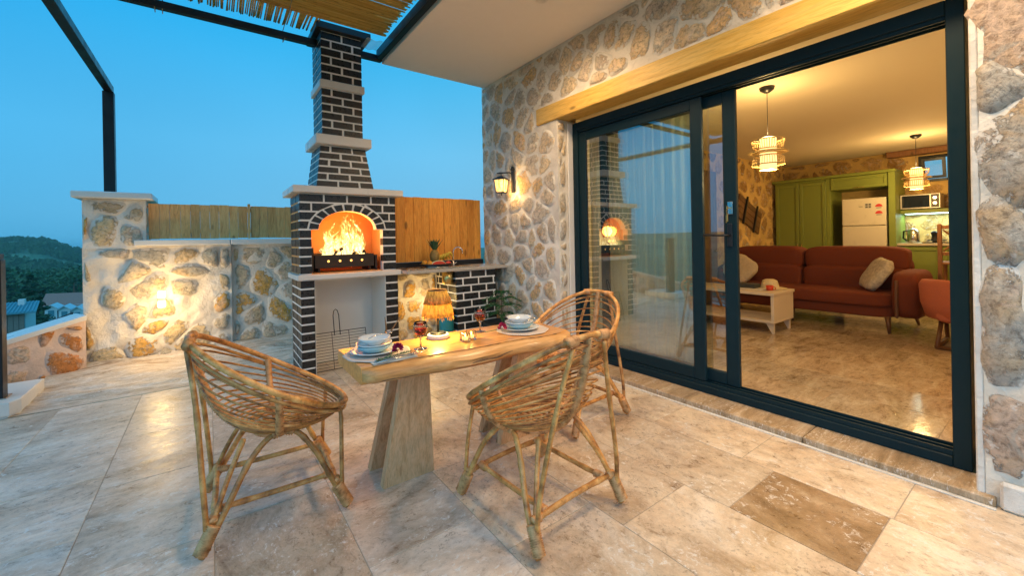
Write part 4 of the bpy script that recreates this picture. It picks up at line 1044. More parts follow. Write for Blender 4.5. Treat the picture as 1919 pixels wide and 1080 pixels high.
# fruit
t = thing('fruit_tray', 'black oval tray on the sink edge under the fruit', 'tray', (2.14, 4.42, .997))
MB().lathe((2.14, 4.42, .997), [(.12, 0), (.17, .010), (.205, .030), (.20, .033), (.165, .016), (.0, .010)], 28, 1.0, .75).build('plate', 'tray_black', t, smooth=True)
t = thing('pineapple', 'whole pineapple with grey green crown amid the fruit', 'fruit', (2.14, 4.47, 1.01))
MB().ball((2.14, 4.47, 1.11), .058, .058, .088, 16, 12, lambda q: 1+.05*sin(14*math.atan2(q.y, q.x)+q.z*9)*sin(q.z*16)).build('body', 'pineapple_skin', t, smooth=True)
mb = MB(); R = random.Random(2)
for k in range(34):
    a = k*2.4; l = .19-.003*k; tilt = .12+.50*(1-k/34); d = Vector((cos(a)*sin(tilt), sin(a)*sin(tilt), cos(tilt))); b0 = Vector((2.14, 4.47, 1.165+.0012*k))
    s_ = Vector((-sin(a), cos(a), 0))*.016; p1 = b0+d*l*.5; p2 = b0+d*l+Vector((cos(a), sin(a), 0))*.012
    mb.add([b0-s_, b0+s_, p1+s_, p1-s_, p2], [(0, 1, 2, 3), (3, 2, 4)])
mb.build('crown', 'pineapple_leaf', t)
t = thing('banana_bunch', 'yellow banana bunch on the right of the pineapple', 'fruit', (2.22, 4.42, 1.02))
for k in range(4):
    mb = MB(); pts = [(2.18+.03*k+.012*j, 4.47-.018*k, 1.03+.085*sin(pi*(j+1)/9)+.012*k) for j in range(8)]
    mb.tube(pts, [.006, .013, .016, .017, .017, .015, .011, .004], 8); mb.build('banana', 'banana_skin', t, smooth=True)
for lab, p in (('orange half lying on the left side of the fruit tray', (2.03, 4.37, 1.036)), ('whole orange at the far left of the fruit tray', (1.995, 4.43, 1.042))):
    MBo = MB().ball(p, .034, n=14, m=10); tag(MBo.build('orange', 'orange_skin', smooth=True), lab, 'fruit', 'oranges on the fruit tray')
t = thing('watermelon_slice', 'red watermelon slice in front of the pineapple', 'fruit', (2.12, 4.34, 1.02))
mb = MB(); pr = [(.085*cos(a), .055*sin(a)) for a in [pi*k/12 for k in range(13)]]
mb.loft([[(2.13+x, 4.335+.01*i, 1.02+z*.75) for x, z in pr] for i in range(3)]); mb.build('flesh', 'melon_red', t)
mb = MB(); mb.tube([(2.13+x*1.05, 4.345, 1.02+z*.79) for x, z in pr], .007, 6); mb.build('rind', 'melon_rind', t)
t = thing('melon_wedge', 'small red fruit wedge below the bananas', 'fruit', (2.27, 4.36, 1.02)); MB().ball((2.26, 4.36, 1.035), .035, .025, .022).build('flesh', 'melon_red', t, smooth=True)
# gas bottle, pot, bucket
t = thing('gas_bottle', 'teal gas bottle standing behind the brick pier', 'gas bottle', (2.12, 4.42, 0))
MB().lathe((2.17, 4.28, .0), [(.085, .0), (.095, .03), (.095, .44), (.08, .49), (.04, .51), (.035, .53)], 24).build('tank', 'gas_teal', t, smooth=True)
MB().lathe((2.17, 4.28, .53), [(.02, 0), (.02, .03), (.035, .035), (.035, .055), (.0, .058)], 14).build('valve', 'gas_teal', t, smooth=True)
t = thing('potted_pine', 'small green araucaria pine in a black pot by the wall', 'potted plant', (2.68, 3.87, 0))
MB().lathe((2.68, 3.87, 0), [(.13, 0), (.15, .02), (.205, .30), (.225, .31), (.228, .355), (.215, .36), (.205, .345), (.20, .32), (0, .318)], 28).build('pot', 'pot_black', t, smooth=True)
MB().lathe((2.68, 3.87, .32), [(.198, 0), (.10, .008), (0, .01)], 20).build('soil', 'soil', t)
tk = MB().tube([(2.68, 3.87, .32), (2.675, 3.868, .5), (2.68, 3.87, .72)], [.010, .007, .003], 7).build('trunk', 'bark', t, smooth=True)
R = random.Random(15); mb = MB()
for tier, (z, L_, nb) in enumerate(((.43, .22, 6), (.53, .28, 7), (.61, .24, 6), (.68, .10, 5))):
    for b_ in range(nb):
        a = 2*pi*b_/nb+tier*.5+R.uniform(-.2, .2); L2 = L_*R.uniform(.8, 1.15); d = Vector((cos(a), sin(a), 0)); pts = [Vector((2.68, 3.87, z))+d*L2*s_+Vector((0, 0, .03*sin(pi*s_)-.02*s_*s_)) for s_ in (0, .25, .5, .75, 1)]
        mb.tube(pts, [.003]*5, 4, cap=False)
        for q in range(46):
            s_ = R.uniform(.12, 1); p = Vector((2.68, 3.87, z))+d*L2*s_+Vector((0, 0, .03*sin(pi*s_)-.02*s_*s_)); sd = Vector((-d.y, d.x, 0))*R.choice((-1, 1)); ln = .055*(1.1-s_*.6)
            v = (sd*.9+d*.7+Vector((0, 0, R.uniform(-.15, .2)))).normalized()*ln; n_ = Vector((0, 0, .0045)); w_ = d*.004
            mb.add([p-w_, p+w_, p+v*.7+w_+n_, p+v, p+v*.7-w_+n_], [(0, 1, 2, 3, 4)])
mb.build('foliage', 'pine_green', t)

# wall lantern
t = thing('wall_lantern', 'lit black iron lantern on an arm on the house wall', 'lantern', (2.95, 4.02, 1.95))
LX, LY = 2.83, 4.05
MB().lathe((0, 0, 0), [(.03, 0)], 4) if False else None
mb = MB(); mb.box(2.925, 2.948, 3.935, 3.985, 1.86, 2.12, .006); mb.lathe((2.935, 3.96, 2.12), [(.02, 0), (.028, .02), (.012, .05), (0, .06)], 10); mb.build('back_plate', 'black_steel', t)
MB().tube([(2.93, 3.96, 2.08), (2.90, 3.98, 2.10), (2.86, 4.02, 2.10), (2.80, 4.09, 2.098)], .008, 7).build('arm', 'black_steel', t, smooth=True)
MB().tube([(LX, LY, 2.10), (LX, LY, 2.06)], .004, 6).build('hook', 'black_steel', t)
def sq(h, z, rot=.5): return [(LX+h*math.sqrt(2)*cos(rot+pi/4+k*pi/2), LY+h*math.sqrt(2)*sin(rot+pi/4+k*pi/2), z) for k in range(4)]
MB().loft([sq(.082, 2.015), sq(.078, 2.022), sq(.03, 2.055), sq(.012, 2.065)]).build('roof', 'black_steel', t)
MB().loft([sq(.046, 1.872), sq(.062, 2.013)]).build('glass', 'lantern_glass', t)
mb = MB()
a, b = sq(.047, 1.868), sq(.064, 2.014)
for k in range(4):
    MB().tube([a[k], b[k]], .0045, 5).build('bar', 'black_steel', t)
    mb.tube([Vector(a[k]).lerp(Vector(a[(k+1) % 4]), .1), Vector(a[k]).lerp(Vector(b[(k+1) % 4]), .5), Vector(b[k]).lerp(Vector(b[(k+1) % 4]), .45)], .0018, 4)
    mb.tube([Vector(a[(k+1) % 4]).lerp(Vector(a[k]), .1), Vector(a[(k+1) % 4]).lerp(Vector(b[k]), .5), Vector(b[(k+1) % 4]).lerp(Vector(b[k]), .45)], .0018, 4)
tag(mb.build('lattice', 'black_steel', t), kind='stuff')
MB().loft([sq(.05, 1.858), sq(.05, 1.868)]).build('floor_plate', 'black_steel', t); MB().lathe((LX, LY, 1.83), [(.001, 0), (.008, .008), (.004, .016), (.008, .027)], 8).build('finial', 'black_steel', t, smooth=True)
point('lantern_light', (2.80, 3.93, 1.93), 3.2, (1, .60, .22), .05)
point('lantern_light', (2.86, 3.93, 1.84), 1.6, (1, .60, .22), .03)

# ================================================================== TABLE
tb = thing('dining_table', 'live edge wooden slab table on splayed plank legs', 'table', (1.05, 2.05, 0))
fx = [.53, .59, .70, .82, .93, 1.04, 1.15, 1.27, 1.39, 1.50, 1.59, 1.68, 1.75]
ftop = [1.87, 1.865, 1.86, 1.855, 1.85, 1.835, 1.83, 1.83, 1.825, 1.80, 1.79, 1.80, 1.83]
fmid = [1.865, 1.83, 1.82, 1.80, 1.78, 1.765, 1.765, 1.78, 1.775, 1.755, 1.745, 1.76, 1.80]
btop = [2.27, 2.265, 2.25, 2.235, 2.225, 2.24, 2.25, 2.24, 2.235, 2.23, 2.22, 2.20, 2.18]
rings = []; ZT = .74
mbh = MB(); mbs = MB()
for i, x in enumerate(fx):
    yt, ym, yb = ftop[i], fmid[i], btop[i]; w1 = .004*mn.noise(Vector((x*9, 0, 0)))
    rings.append([(x, yt+.008, ZT), (x, yb, ZT), (x, yb+.014, ZT-.02), (x, yb+.012, ZT-.06), (x, yb-.02, ZT-.076), (x, yt+.0, ZT-.076), (x, yt+.0, ZT-.014)])
mbh.loft(rings); mbh.build('tabletop', 'table_heart', tb, smooth=True, angle=40)
rings = []
n = 48
def ip(L, x):
    for i in range(len(fx)-1):
        if fx[i] <= x <= fx[i+1]: t_ = (x-fx[i])/(fx[i+1]-fx[i]); t_ = t_*t_*(3-2*t_); return lerp(L[i], L[i+1], t_)
    return L[-1]
for k in range(n+1):
    x = fx[0]+.004+(fx[-1]-fx[0])*k/n*.998; yt, ym = ip(ftop, x)+.004, ip(fmid, x)
    g = .020*mn.noise(Vector((x*7, 1, 0))); z0 = ZT-.004
    if abs(x-1.08) < .22: gg = .012*cos((x-1.08)/.22*pi/2)
    else: gg = 0
    rings.append([(x, yt+.002, z0-.001), (x, lerp(yt, ym, .3), z0-.003+g*.2), (x, lerp(yt, ym, .72), z0-.014+g*.4), (x, ym+.003, z0-.028+g*.5), (x, ym+gg, z0-.043+g*.3), (x, ym+.004, z0-.057), (x, ym+.02+abs(g), z0-.073), (x, yt, z0-.0735)])
mbs.loft(rings); mbs.build('live_edge', 'table_sap', tb, smooth=True, angle=60)
# dark seam and cracks: thin grooves' bark strip
mb = MB(); mb.tube([(x, ip(ftop, x)+.004+.002*sin(x*40), ZT-.0005) for x in [.62+.027*k for k in range(40)]], [.0008+.0035*abs(mn.noise(Vector((k*.5, 0, 0)))) for k in range(40)], 5); mb.build('bark_seam', 'dark_plank', tb)
mb = MB(); mb.tube([(x, ip(fmid, x)+.001, ZT-.052+.03*(x-1.0)+.004*sin(x*30)) for x in [1.04+.02*k for k in range(14)]], [.001, .0025, .004, .005, .004, .003, .004, .005, .006, .005, .004, .003, .002, .001], 5); mb.build('edge_crack', 'dark_plank', tb)
mb = MB(); mb.tube([(x, ip(fmid, x)+.006, ZT-.066+.002*sin(x*50)) for x in [.60+.02*k for k in range(12)]], [.0006, .002, .002, .003, .002, .002, .003, .002, .002, .001, .001, .0006], 5); mb.build('edge_crack', 'dark_plank', tb)
for lx in (.855, 1.60):
    for k, (y0, tilt) in enumerate(((2.00, .13), (2.17, -.06))):
        mb = MB(); wb, wt = .145, .068; ybase = y0+tilt
        if k == 0: ya, yb2 = 2.145, 2.02
        else: ya, yb2 = 2.36, 2.16
        ya -= .0; 
        mb.loft([[(lx-wb, ya, 0), (lx+wb, ya, 0), (lx+wb, ya+.05, 0), (lx-wb, ya+.05, 0)], [(lx-wt, yb2, ZT-.078), (lx+wt, yb2, ZT-.078), (lx+wt, yb2+.05, ZT-.078), (lx-wt, yb2+.05, ZT-.078)]])
        mb.build('leg', 'pedestal_wood', tb)
    box('leg_block', 'table_heart', tb, lx-.10, lx+.10, 1.95, 2.22, ZT-.115, ZT-.077, .003)
# -------- tableware
def plate(name, label, cx_, cy_, z, r, m, cat, h=.018, wav=0, group=None, n=40):
    mb = MB(); w_ = (lambda a, i: 1+wav*sin(12*a)) if wav else None
    mb.lathe((cx_, cy_, z), [(r*.58, 0), (r*.62, .001), (r*.97, h*.82), (r, h), (r*.985, h+.002), (r*.66, .006), (r*.6, .0045), (0, .0045)], n, wob=w_)
    return tag(mb.build(name, m, smooth=True), label, cat, group)
def bowl(name, label, cx_, cy_, z, r, h, m, wav=.02, group=None):
    mb = MB(); w_ = lambda a, i: 1+wav*(cos(10*a) if i in (3, 4) else 0)
    mb.lathe((cx_, cy_, z), [(r*.42, 0), (r*.45, .004), (r*.8, h*.55), (r, h), (r*.97, h+.002), (r*.76, h*.55), (r*.4, .010), (0, .008)], 40, wob=w_)
    return tag(mb.build(name, m, smooth=True), label, 'bowl', group)
def setting(cx_, cy_, side):
    mb = MB(); mb.lathe((cx_, cy_, ZT+.0005), [(.148, 0), (.158, .003), (.160, .006), (.15, .0075), (.13, .006), (0, .005)], 56, wob=lambda a, i: 1+.022*sin(9*a+1)); tag(mb.build('placemat', 'charger', smooth=True), f'pinkish woven round placemat at the {side} end of the table', 'placemat', 'placemats')
    plate('dinner_plate', f'white scalloped dinner plate on the {side} placemat', cx_-.01, cy_+.012, ZT+.0085, .118, 'porcelain', 'plate', .016, .012, 'dinner plates')
    plate('soup_plate', f'pale blue patterned soup plate stacked on the {side} dinner plate', cx_-.012, cy_+.015, ZT+.0155, .088, 'blue_china', 'plate', .030, 0, 'soup plates')
    bowl('saucer_bowl', f'wide white bowl below the top bowl of the {side} stack', cx_-.012, cy_+.016, ZT+.030, .088, .026, 'porcelain', .01, 'lower bowls')
    bowl('small_bowl', f'white wavy rimmed bowl crowning the {side} stack of plates', cx_-.008, cy_+.02, ZT+.045, .078, .036, 'porcelain', .02, 'top bowls')
setting(.665, 2.055, 'left'); setting(1.535, 2.00, 'right')
def spoon(label, p, rz, z):
    mb = MB(); c, s_ = cos(rz), sin(rz)
    T = lambda x, y, h: (p[0]+x*c-y*s_, p[1]+x*s_+y*c, z+h)
    mb.tube([T(0, 0, 0), T(.05, 0, .006), (T(.10, 0, .004)), T(.13, 0, .002)], [.0022, .0020, .0018, .0015], 6)
    mb.ball(T(.145, 0, .001), .020, .014, .003, 10, 6); return tag(mb.build('spoon', 'steel', smooth=True), label, 'spoon')
spoon('silver spoon resting in the top bowl of the left setting', (.62, 2.05), .5, ZT+.083)
spoon('silver spoon lying across the right stack of plates', (1.52, 1.93), .6, ZT+.060)
# napkin with cutlery, rosemary and carnation
mb = MB(); mb.grid(lambda u, v: (.585+.215*u+.0*v, 1.865+.075*v+.03*u*.3, ZT+.004+.002*sin(u*9)+.0015*sin(v*12)), 16, 6); mb.grid(lambda u, v: (.585+.215*u, 1.862+.078*v+.03*u*.3, ZT+.0015), 2, 2)
tag(mb.build('napkin', 'napkin_cloth', smooth=True), 'folded pale napkin at the left front corner of the table', 'napkin')
for k, (nm, lab) in enumerate((('knife', 'silver table knife lying on the folded napkin'), ('fork', 'silver fork lying on the folded napkin'))):
    mb = MB(); y = 1.872+.028*k; mb.tube([(.60, y, ZT+.010), (.70, y+.008, ZT+.011), (.78, y+.016, ZT+.010)], [.004, .0028, .002], 6)
    if nm == 'knife': mb.add([(.775, y+.010, ZT+.010), (.86, y+.028, ZT+.012), (.87, y+.036, ZT+.012), (.775, y+.024, ZT+.010), (.775, y+.010, ZT+.0115), (.86, y+.028, ZT+.0135), (.87, y+.036, ZT+.0135), (.775, y+.024, ZT+.0115)], [(3,2,1,0),(4,5,6,7),(0,1,5,4),(1,2,6,5),(2,3,7,6),(3,0,4,7)])
    else:
        mb.ball((.79, y+.018, ZT+.011), .014, .009, .002, 8, 6)
        for q in (-1, 0, 1): mb.tube([(.795, y+.018+q*.005, ZT+.011), (.825, y+.026+q*.005, ZT+.014)], .0014, 4)
    tag(mb.build(nm, 'steel', smooth=True), lab, nm)
def sprig(label, a, b, n_=70, z=.014, name='rosemary_sprig'):
    R = random.Random(int(a[0]*1000)); a = Vector((*a, ZT+z)); b = Vector((*b, ZT+z+.004)); mb = MB(); mb.tube([a, a.lerp(b, .5)+Vector((0, 0, .004)), b], .0014, 5)
    for k in range(n_):
        p = a.lerp(b, R.uniform(.02, 1)); d = ((b-a).normalized()*.7+Vector((R.uniform(-1, 1), R.uniform(-1, 1), R.uniform(-.1, .9)))).normalized()*R.uniform(.010, .017); s_ = d.cross(Vector((0, 0, 1))).normalized()*.0012
        mb.add([p-s_, p+s_, p+d*.7+s_, p+d, p+d*.7-s_], [(0, 1, 2, 3, 4)])
    return tag(mb.build(name, 'rosemary'), label, 'herb')
sprig('green rosemary sprig on the napkin beside the carnation', (.60, 1.885), (.79, 1.925), 150)
def carnation(label, p, r, stem):
    t = thing('carnation', label, 'flower', (p[0], p[1], p[2]-r)); R = random.Random(int(p[0]*99)); mb = MB()
    for k in range(60):
        a = R.uniform(0, 2*pi); el = R.uniform(-.3, 1.4); d = Vector((cos(a)*cos(el), sin(a)*cos(el), sin(el))); c_ = Vector(p)+d*r*.35; e = c_+d*r*R.uniform(.6, .9); s_ = d.cross(Vector((R.uniform(-1, 1), R.uniform(-1, 1), R.uniform(-1, 1)))).normalized()*r*.42
        mb.add([c_, e-s_, e+d*r*.12-s_*.3, e+s_*.2-d*r*.05, e+s_+d*r*.1], [(0, 1, 2, 3), (0, 3, 4)])
    mb.build('petals', 'carnation', t); MB().tube([Vector(p)-Vector((0, 0, r*.3)), stem], .0018, 5).build('stem', 'stem_green', t)
carnation('magenta carnation on the napkin in front of the left plates', (.72, 1.925, ZT+.042), .024, (.63, 1.90, ZT+.012))
carnation('magenta carnation leaning on the right stack of plates', (1.385, 2.00, ZT+.040), .023, (1.31, 2.07, ZT+.008))
# wine glasses
def wine(label, x, y):
    t = thing('wine_glass', label, 'wine glass', (x, y, ZT), 'wine glasses'); z = ZT+.0005
    MB().lathe((x, y, z), [(.034, 0), (.034, .0015), (.012, .004), (.0045, .010), (.0038, .045), (.0055, .058), (.020, .066), (.033, .082), (.038, .102), (.036, .122), (.031, .139), (.0300, .139), (.0348, .122), (.0366, .102), (.0318, .084), (.019, .0685), (0, .0650)], 28).build('glass', 'clear_glass', t, smooth=True)
    MB().lathe((x, y, z), [(.0, .0656), (.0186, .0690), (.0313, .0843), (.0360, .1015), (.0358, .106), (0, .106)], 28).build('wine', 'wine', t, smooth=True)
wine('glass of red wine left of the raffia lamp', .872, 2.005); wine('glass of red wine between the candles and right plates', 1.315, 2.135)
# raffia lamp
LXY = (1.045, 2.155)
t = thing('table_lamp', 'lit table lamp with a pleated raffia shade', 'lamp', (*LXY, ZT))
MB().lathe((*LXY, ZT+.0005), [(.058, 0), (.062, .004), (.062, .022), (.057, .026), (0, .026)], 32).build('base', 'white_marble', t, smooth=True)
MB().lathe((*LXY, ZT+.027), [(.046, 0), (.046, .007), (.03, .010), (0, .010)], 28).build('base_disc', 'black_steel', t, smooth=True)
MB().tube([(*LXY, ZT+.037), (*LXY, ZT+.20)], .0065, 10).build('stem', 'black_steel', t, smooth=True)
MB().lathe((*LXY, ZT+.20), [(.008, 0), (.022, .012), (.028, .03), (.022, .05), (0, .058)], 16).build('bulb', 'lens_lit', t, smooth=True)
for nm, prof in (('upper_skirt', [(.052, .275), (.058, .255), (.070, .225), (.079, .200)]), ('lower_skirt', [(.060, .238), (.070, .205), (.083, .160), (.088, .130)])):
    MB().lathe((*LXY, ZT), [(r, z) for r, z in prof]+[(r-.0015, z) for r, z in prof[::-1]], 96, wob=lambda a, i: 1+.045*sin(24*a)+.02*sin(7*a)).build(nm, 'raffia_shade', t, smooth=True)
mb = MB(); R = random.Random(8)
for k in range(150):
    a = R.uniform(0, 2*pi); r = R.uniform(.083, .092); z = ZT+.148
    mb.tube([(LXY[0]+.083*cos(a), LXY[1]+.083*sin(a), z), (LXY[0]+r*cos(a+.03), LXY[1]+r*sin(a+.03), z-R.uniform(.015, .045))], .0011, 4)
tag(mb.build('fringe', 'raffia_shade', t), kind='stuff')
MB().tube([(LXY[0]+.052*cos(a), LXY[1]+.052*sin(a), ZT+.277) for a in [k*pi/12 for k in range(24)]], .003, 5, True).build('top_ring', 'twig', t)
point('table_lamp_light', (*LXY, ZT+.155), 15, (1, .68, .20), .02); point('table_lamp_light', (*LXY, ZT+.285), .8, (1, .60, .20), .02)
# tea lights
for k, (x, y) in enumerate(((1.125, 1.985), (1.175, 2.005))):
    t = thing('tea_light_holder', ('left' if k == 0 else 'right')+' one of two faceted glass cubes holding lit candles', 'candle holder', (x, y, ZT), 'glass tea light holders')
    mb = MB(); h = .022; mb.box(x-h, x+h, y-h, y+h, ZT+.0005, ZT+.012, .002); 
    for a, b, c, d in ((x-h, x-h+.004, y-h, y+h), (x+h-.004, x+h, y-h, y+h), (x-h+.004, x+h-.004, y-h, y-h+.004), (x-h+.004, x+h-.004, y+h-.004, y+h)): mb.box(a, b, c, d, ZT+.0125, ZT+.05, .001)
    mb.build('cube', 'clear_glass', t)
    MB().lathe((x, y, ZT+.0128), [(.015, 0), (.015, .012), (0, .012)], 14).build('candle', 'candle_wax', t); MB().ball((x, y, ZT+.035), .004, .004, .009, 8, 6).build('flame', 'flame_small', t)
    point('tea_light_lamp', (x, y, ZT+.058), .15, (1, .55, .15), .006)

# ================================================================== RATTAN CHAIRS
def make_chair(label):
    t = thing('rattan_chair', label, 'chair', (0, 0, 0), 'rattan bowl chairs around the table')
    R = random.Random(6)
    RX, RY = .335, .345
    def rim(a): return Vector((RX*cos(a)-.0, RY*sin(a), .655-.210*cos(a)+.012*cos(2*a)))
    def bot(a): return Vector((.02+.10*cos(a), .10*sin(a), .385-.004*cos(a)))
    def surf(a, s_):
        p0, p2 = rim(a), bot(a); c = Vector((p0.x*.86+.0, p0.y*.90, lerp(p2.z, p0.z, .18)))
        return p0*(1-s_)**2+c*2*s_*(1-s_)+p2*s_*s_
    def ringpts(s_, n, off=0): return [surf(2*pi*k/n, s_)+Vector((0, 0, off)) for k in range(n)]
    MB().tube(ringpts(0, 48), .0138, 10, True).build('rim', 'rattan', t, smooth=True)
    MB().tube([p+Vector((0, 0, -.026)) for p in ringpts(.02, 48)], .008, 7, True).build('under_rim', 'rattan', t, smooth=True)
    for s_ in (.10, .18, .26, .34, .41, .475, .535, .59, .64, .69, .735, .78, .825, .87, .915):
        k = s_*13; pts = [surf(2*pi*j/44, s_)+Vector((0, 0, .0025*mn.noise(Vector((j*.4, k*3, 0))))) for j in range(44)]
        MB().tube(pts, R.uniform(.0044, .0056), 6, True).build('rod', 'rattan', t, smooth=True)
    for j in range(7):
        y = -.09+.03*j; hx = math.sqrt(max(.001, .105**2-y*y)); MB().tube([(.02-hx-.01, y, .394), (.02, y, .386), (.02+hx+.01, y, .390)], .005, 6).build('seat_rod', 'rattan', t, smooth=True)
    def wrapped(pts, r, name='rib', m='rattan_wrap', pitch=.011, n=8):
        pts = [Vector(p) for p in pts]; d = [0]
        for a, b in zip(pts, pts[1:]): d.append(d[-1]+(b-a).length)
        N_ = max(4, int(d[-1]/pitch*2)); out = []; rr = []; i = 0
        for k in range(N_+1):
            l = d[-1]*k/N_
            while i < len(d)-2 and d[i+1] < l: i += 1
            out.append(pts[i].lerp(pts[i+1], (l-d[i])/max(1e-9, d[i+1]-d[i]))); rr.append(r*(1.20 if k % 2 else .88))
        return MB().tube(out, rr, n).build(name, m, t, smooth=True)
    for a, s1, r in ((pi, 1, .019), (pi/2, .96, .0155), (-pi/2, .96, .0155), (0, 1, .010)):
        off = -.004 if abs(a) != pi else -.006
        wrapped([surf(a, s1*k/14)+Vector((-.006*cos(a), -.006*sin(a), off)) for k in range(15)], r)
    wrapped([bot(2*pi*k/20)+Vector((0, 0, -.010)) for k in range(21)], .011, 'seat_ring')
    # seat front web
    F = [(-.235, .27), (-.235, -.27), (.265, .27), (.265, -.27)]
    def cane(pts, r, name, nn=9):
        pts = [Vector(p) for p in pts]; out = []; rr = []     # smooth catmull
        for i in range(len(pts)-1):
            p0, p1, p2, p3 = pts[max(0, i-1)], pts[i], pts[i+1], pts[min(len(pts)-1, i+2)]
            for j in range(6):
                t_ = j/6; out.append(.5*((2*p1)+(p2-p0)*t_+(2*p0-5*p1+4*p2-p3)*t_*t_+(3*p1-p0-3*p2+p3)*t_**3))
        out.append(pts[-1])
        for i in range(len(out)): rr.append(r*(1.16 if i % 8 == 3 else (.96 if i % 8 in (2, 4) else 1)))
        return MB().tube(out, rr, nn).build(name, 'rattan', t, smooth=True)
    for sy_ in (1, -1):
        y = .27*sy_
        # side arch: back foot - apex under the bowl - front foot
        cane([(-.285, y*1.02, .012), (-.20, y*.96, .17), (-.11, y*.80, .33), (-.02, y*.66, .405), (.07, y*.66, .405), (.15, y*.82, .31), (.22, y*.95, .16), (.285, y*1.02, .012)], .0130, 'leg')
        wrapped([(-.02, y*.66, .407), (.025, y*.64, .415), (.07, y*.66, .407)], .021, 'binding')
        # post from the back foot up to the back rim
        top = rim(pi-.30*sy_)
        cane([(-.262, y*.99, .03), (-.275, y*.93, .25), (-.30, y*.62, .60), top+Vector((-.012, 0, -.03))], .0112, 'back_post')
        # inner brace
        cane([(-.255, y*.97, .10), (-.20, y*.75, .25), (-.13, y*.45, .40)], .0112, 'brace')
        # front post
        ft = rim(.62*sy_)
        cane([(.262, y*.99, .05), (.268, y*.92, .25), (ft.x+.004, ft.y*1.02, ft.z-.05), (ft.x-.01, ft.y, ft.z-.01)], .010, 'front_post')
        cane([(-.235, y*.70, .150), (0, y*.70, .148), (.235, y*.70, .150)], .0125, 'stretcher')
        for fx_ in (-1, 1):
            wrapped([(.290*fx_, y*1.022, .026), (.240*fx_, y*.98, .128)], .0250, 'binding', pitch=.008)
            wrapped([(.240*fx_, y*.70, .150), (.195*fx_, y*.70, .149)], .0165, 'binding', pitch=.008)
        wrapped([top+Vector((-.006, -.03*sy_, 0)), top+Vector((-.006, .03*sy_, -.004))], .0205, 'binding', pitch=.008)
    for x in (-.242, .242):
        cane([(x, -.268, .138), (x, 0, .150), (x, .268, .138)], .0130, 'stretcher')
        for sy_ in (1, -1): wrapped([(x, .268*sy_, .139), (x, .225*sy_, .143)], .0175, 'binding', pitch=.008)
    return t
ch = make_chair('rattan bowl chair left of the table, facing right')
dup(ch, (1.30, 1.575, 0), radians(93), 'rattan bowl chair in front of the table with its back to us')
dup(ch, (2.13, 2.19, 0), radians(184), 'rattan bowl chair at the far right end of the table by the glass door')
ch.location = (.245, 2.39, 0); ch.rotation_euler = (0, 0, radians(-2))
# twig decoration leaning behind the table
t = thing('dried_branch', 'forked dry branch leaning beside the fireplace foot', 'branch', (1.15, 3.9, 0))
MB().tube([(1.35, 4.1, 0.02), (1.40, 4.15, .25), (1.45, 4.2, .40), (1.44, 4.2, .52)], [.014, .011, .008, .004], 7).build('stem', 'twig', t, smooth=True)
MB().tube([(1.41, 4.16, .28), (1.50, 4.18, .38), (1.60, 4.2, .50)], [.010, .008, .004], 7).build('twig', 'twig', t, smooth=True)

# ================================================================== LIVING ROOM
def cushion(x0, x1, y0, y1, z0, z1, e=.35, n=20, m=12, wob=.01):
    c = ((x0+x1)/2, (y0+y1)/2, (z0+z1)/2); h = ((x1-x0)/2, (y1-y0)/2, (z1-z0)/2)
    sg = lambda v, p: math.copysign(abs(v)**p, v)
    def f(u, v):
        a = 2*pi*u-pi; b = pi*v-pi/2
        q = Vector((sg(cos(b), e)*sg(cos(a), e), sg(cos(b), e)*sg(sin(a), e), sg(sin(b), e)))
        k = 1+wob*mn.noise(Vector((q.x*2+c[0], q.y*2+c[1], q.z*2+c[2]))*1.5)*2
        return (c[0]+h[0]*q.x*k, c[1]+h[1]*q.y*k, c[2]+h[2]*q.z*k)
    return MB().grid(f, n*2, m*2)
sf = thing('sofa', 'long dark red three seat sofa with rolled arms and walnut legs', 'sofa', (6.9, 2.2, ZF))
cushion(6.42, 7.32, 1.22, 3.28, .27, .46, .25).build('base', 'sofa_fabric', sf, smooth=True)
cushion(6.36, 7.0, 1.24, 3.27, .40, .58, .30).build('seat_cushion', 'sofa_fabric', sf, smooth=True)
for a, b in ((1.20, 2.32), (2.325, 3.30)):
    cushion(6.88, 7.22, a, b, .50, .86, .35).build('lower_back_cushion', 'sofa_fabric', sf, smooth=True); cushion(6.95, 7.30, a, b, .78, 1.12, .40).build('upper_back_cushion', 'sofa_fabric', sf, smooth=True)
cushion(7.18, 7.38, 1.2, 3.3, .3, 1.02, .3).build('back_shell', 'sofa_fabric', sf, smooth=True)
cushion(6.40, 7.26, 1.00, 1.28, .28, .84, .45).build('arm', 'sofa_fabric', sf, smooth=True); cushion(6.40, 7.26, 3.20, 3.345, .28, .84, .45).build('arm', 'sofa_fabric', sf, smooth=True)
box('arm_trim', 'walnut', sf, 6.385, 6.41, 1.19, 1.225, .30, .74, .01)
for x, y, dx, dy in ((6.46, 1.30, -.03, -.02), (7.28, 1.22, .04, -.05), (6.50, 2.30, 0, 0), (6.46, 3.20, -.02, .02)):
    MB().loft([[(x+dx+.014*cos(2*pi*k/10), y+dy+.014*sin(2*pi*k/10), ZF+.001) for k in range(10)], [(x+.03*cos(2*pi*k/10), y+.03*sin(2*pi*k/10), .30) for k in range(10)]]).build('leg', 'walnut', sf, smooth=True)
def throw(label, p, rot, m):
    mb = cushion(-.07, .07, -.21, .21, -.21, .21, .55, wob=.03); M = Matrix.Translation(p) @ Matrix.Rotation(rot[1], 4, 'Z') @ Matrix.Rotation(rot[0], 4, 'Y') @ Matrix.Rotation(rot[2], 4, 'X')
    mb.v = [M @ v for v in mb.v]; return tag(mb.build('cushion', m, smooth=True), label, 'cushion', 'scatter cushions on the sofa')
throw('white and grey flecked cushion leaning on the right sofa arm', (6.70, 1.45, .78), (radians(30), radians(-58), radians(8)), 'cushion_fabric')
throw('striped beige cushion at the left end of the sofa', (6.55, 3.02, .78), (radians(25), radians(12), radians(38)), 'stripe_cushion')
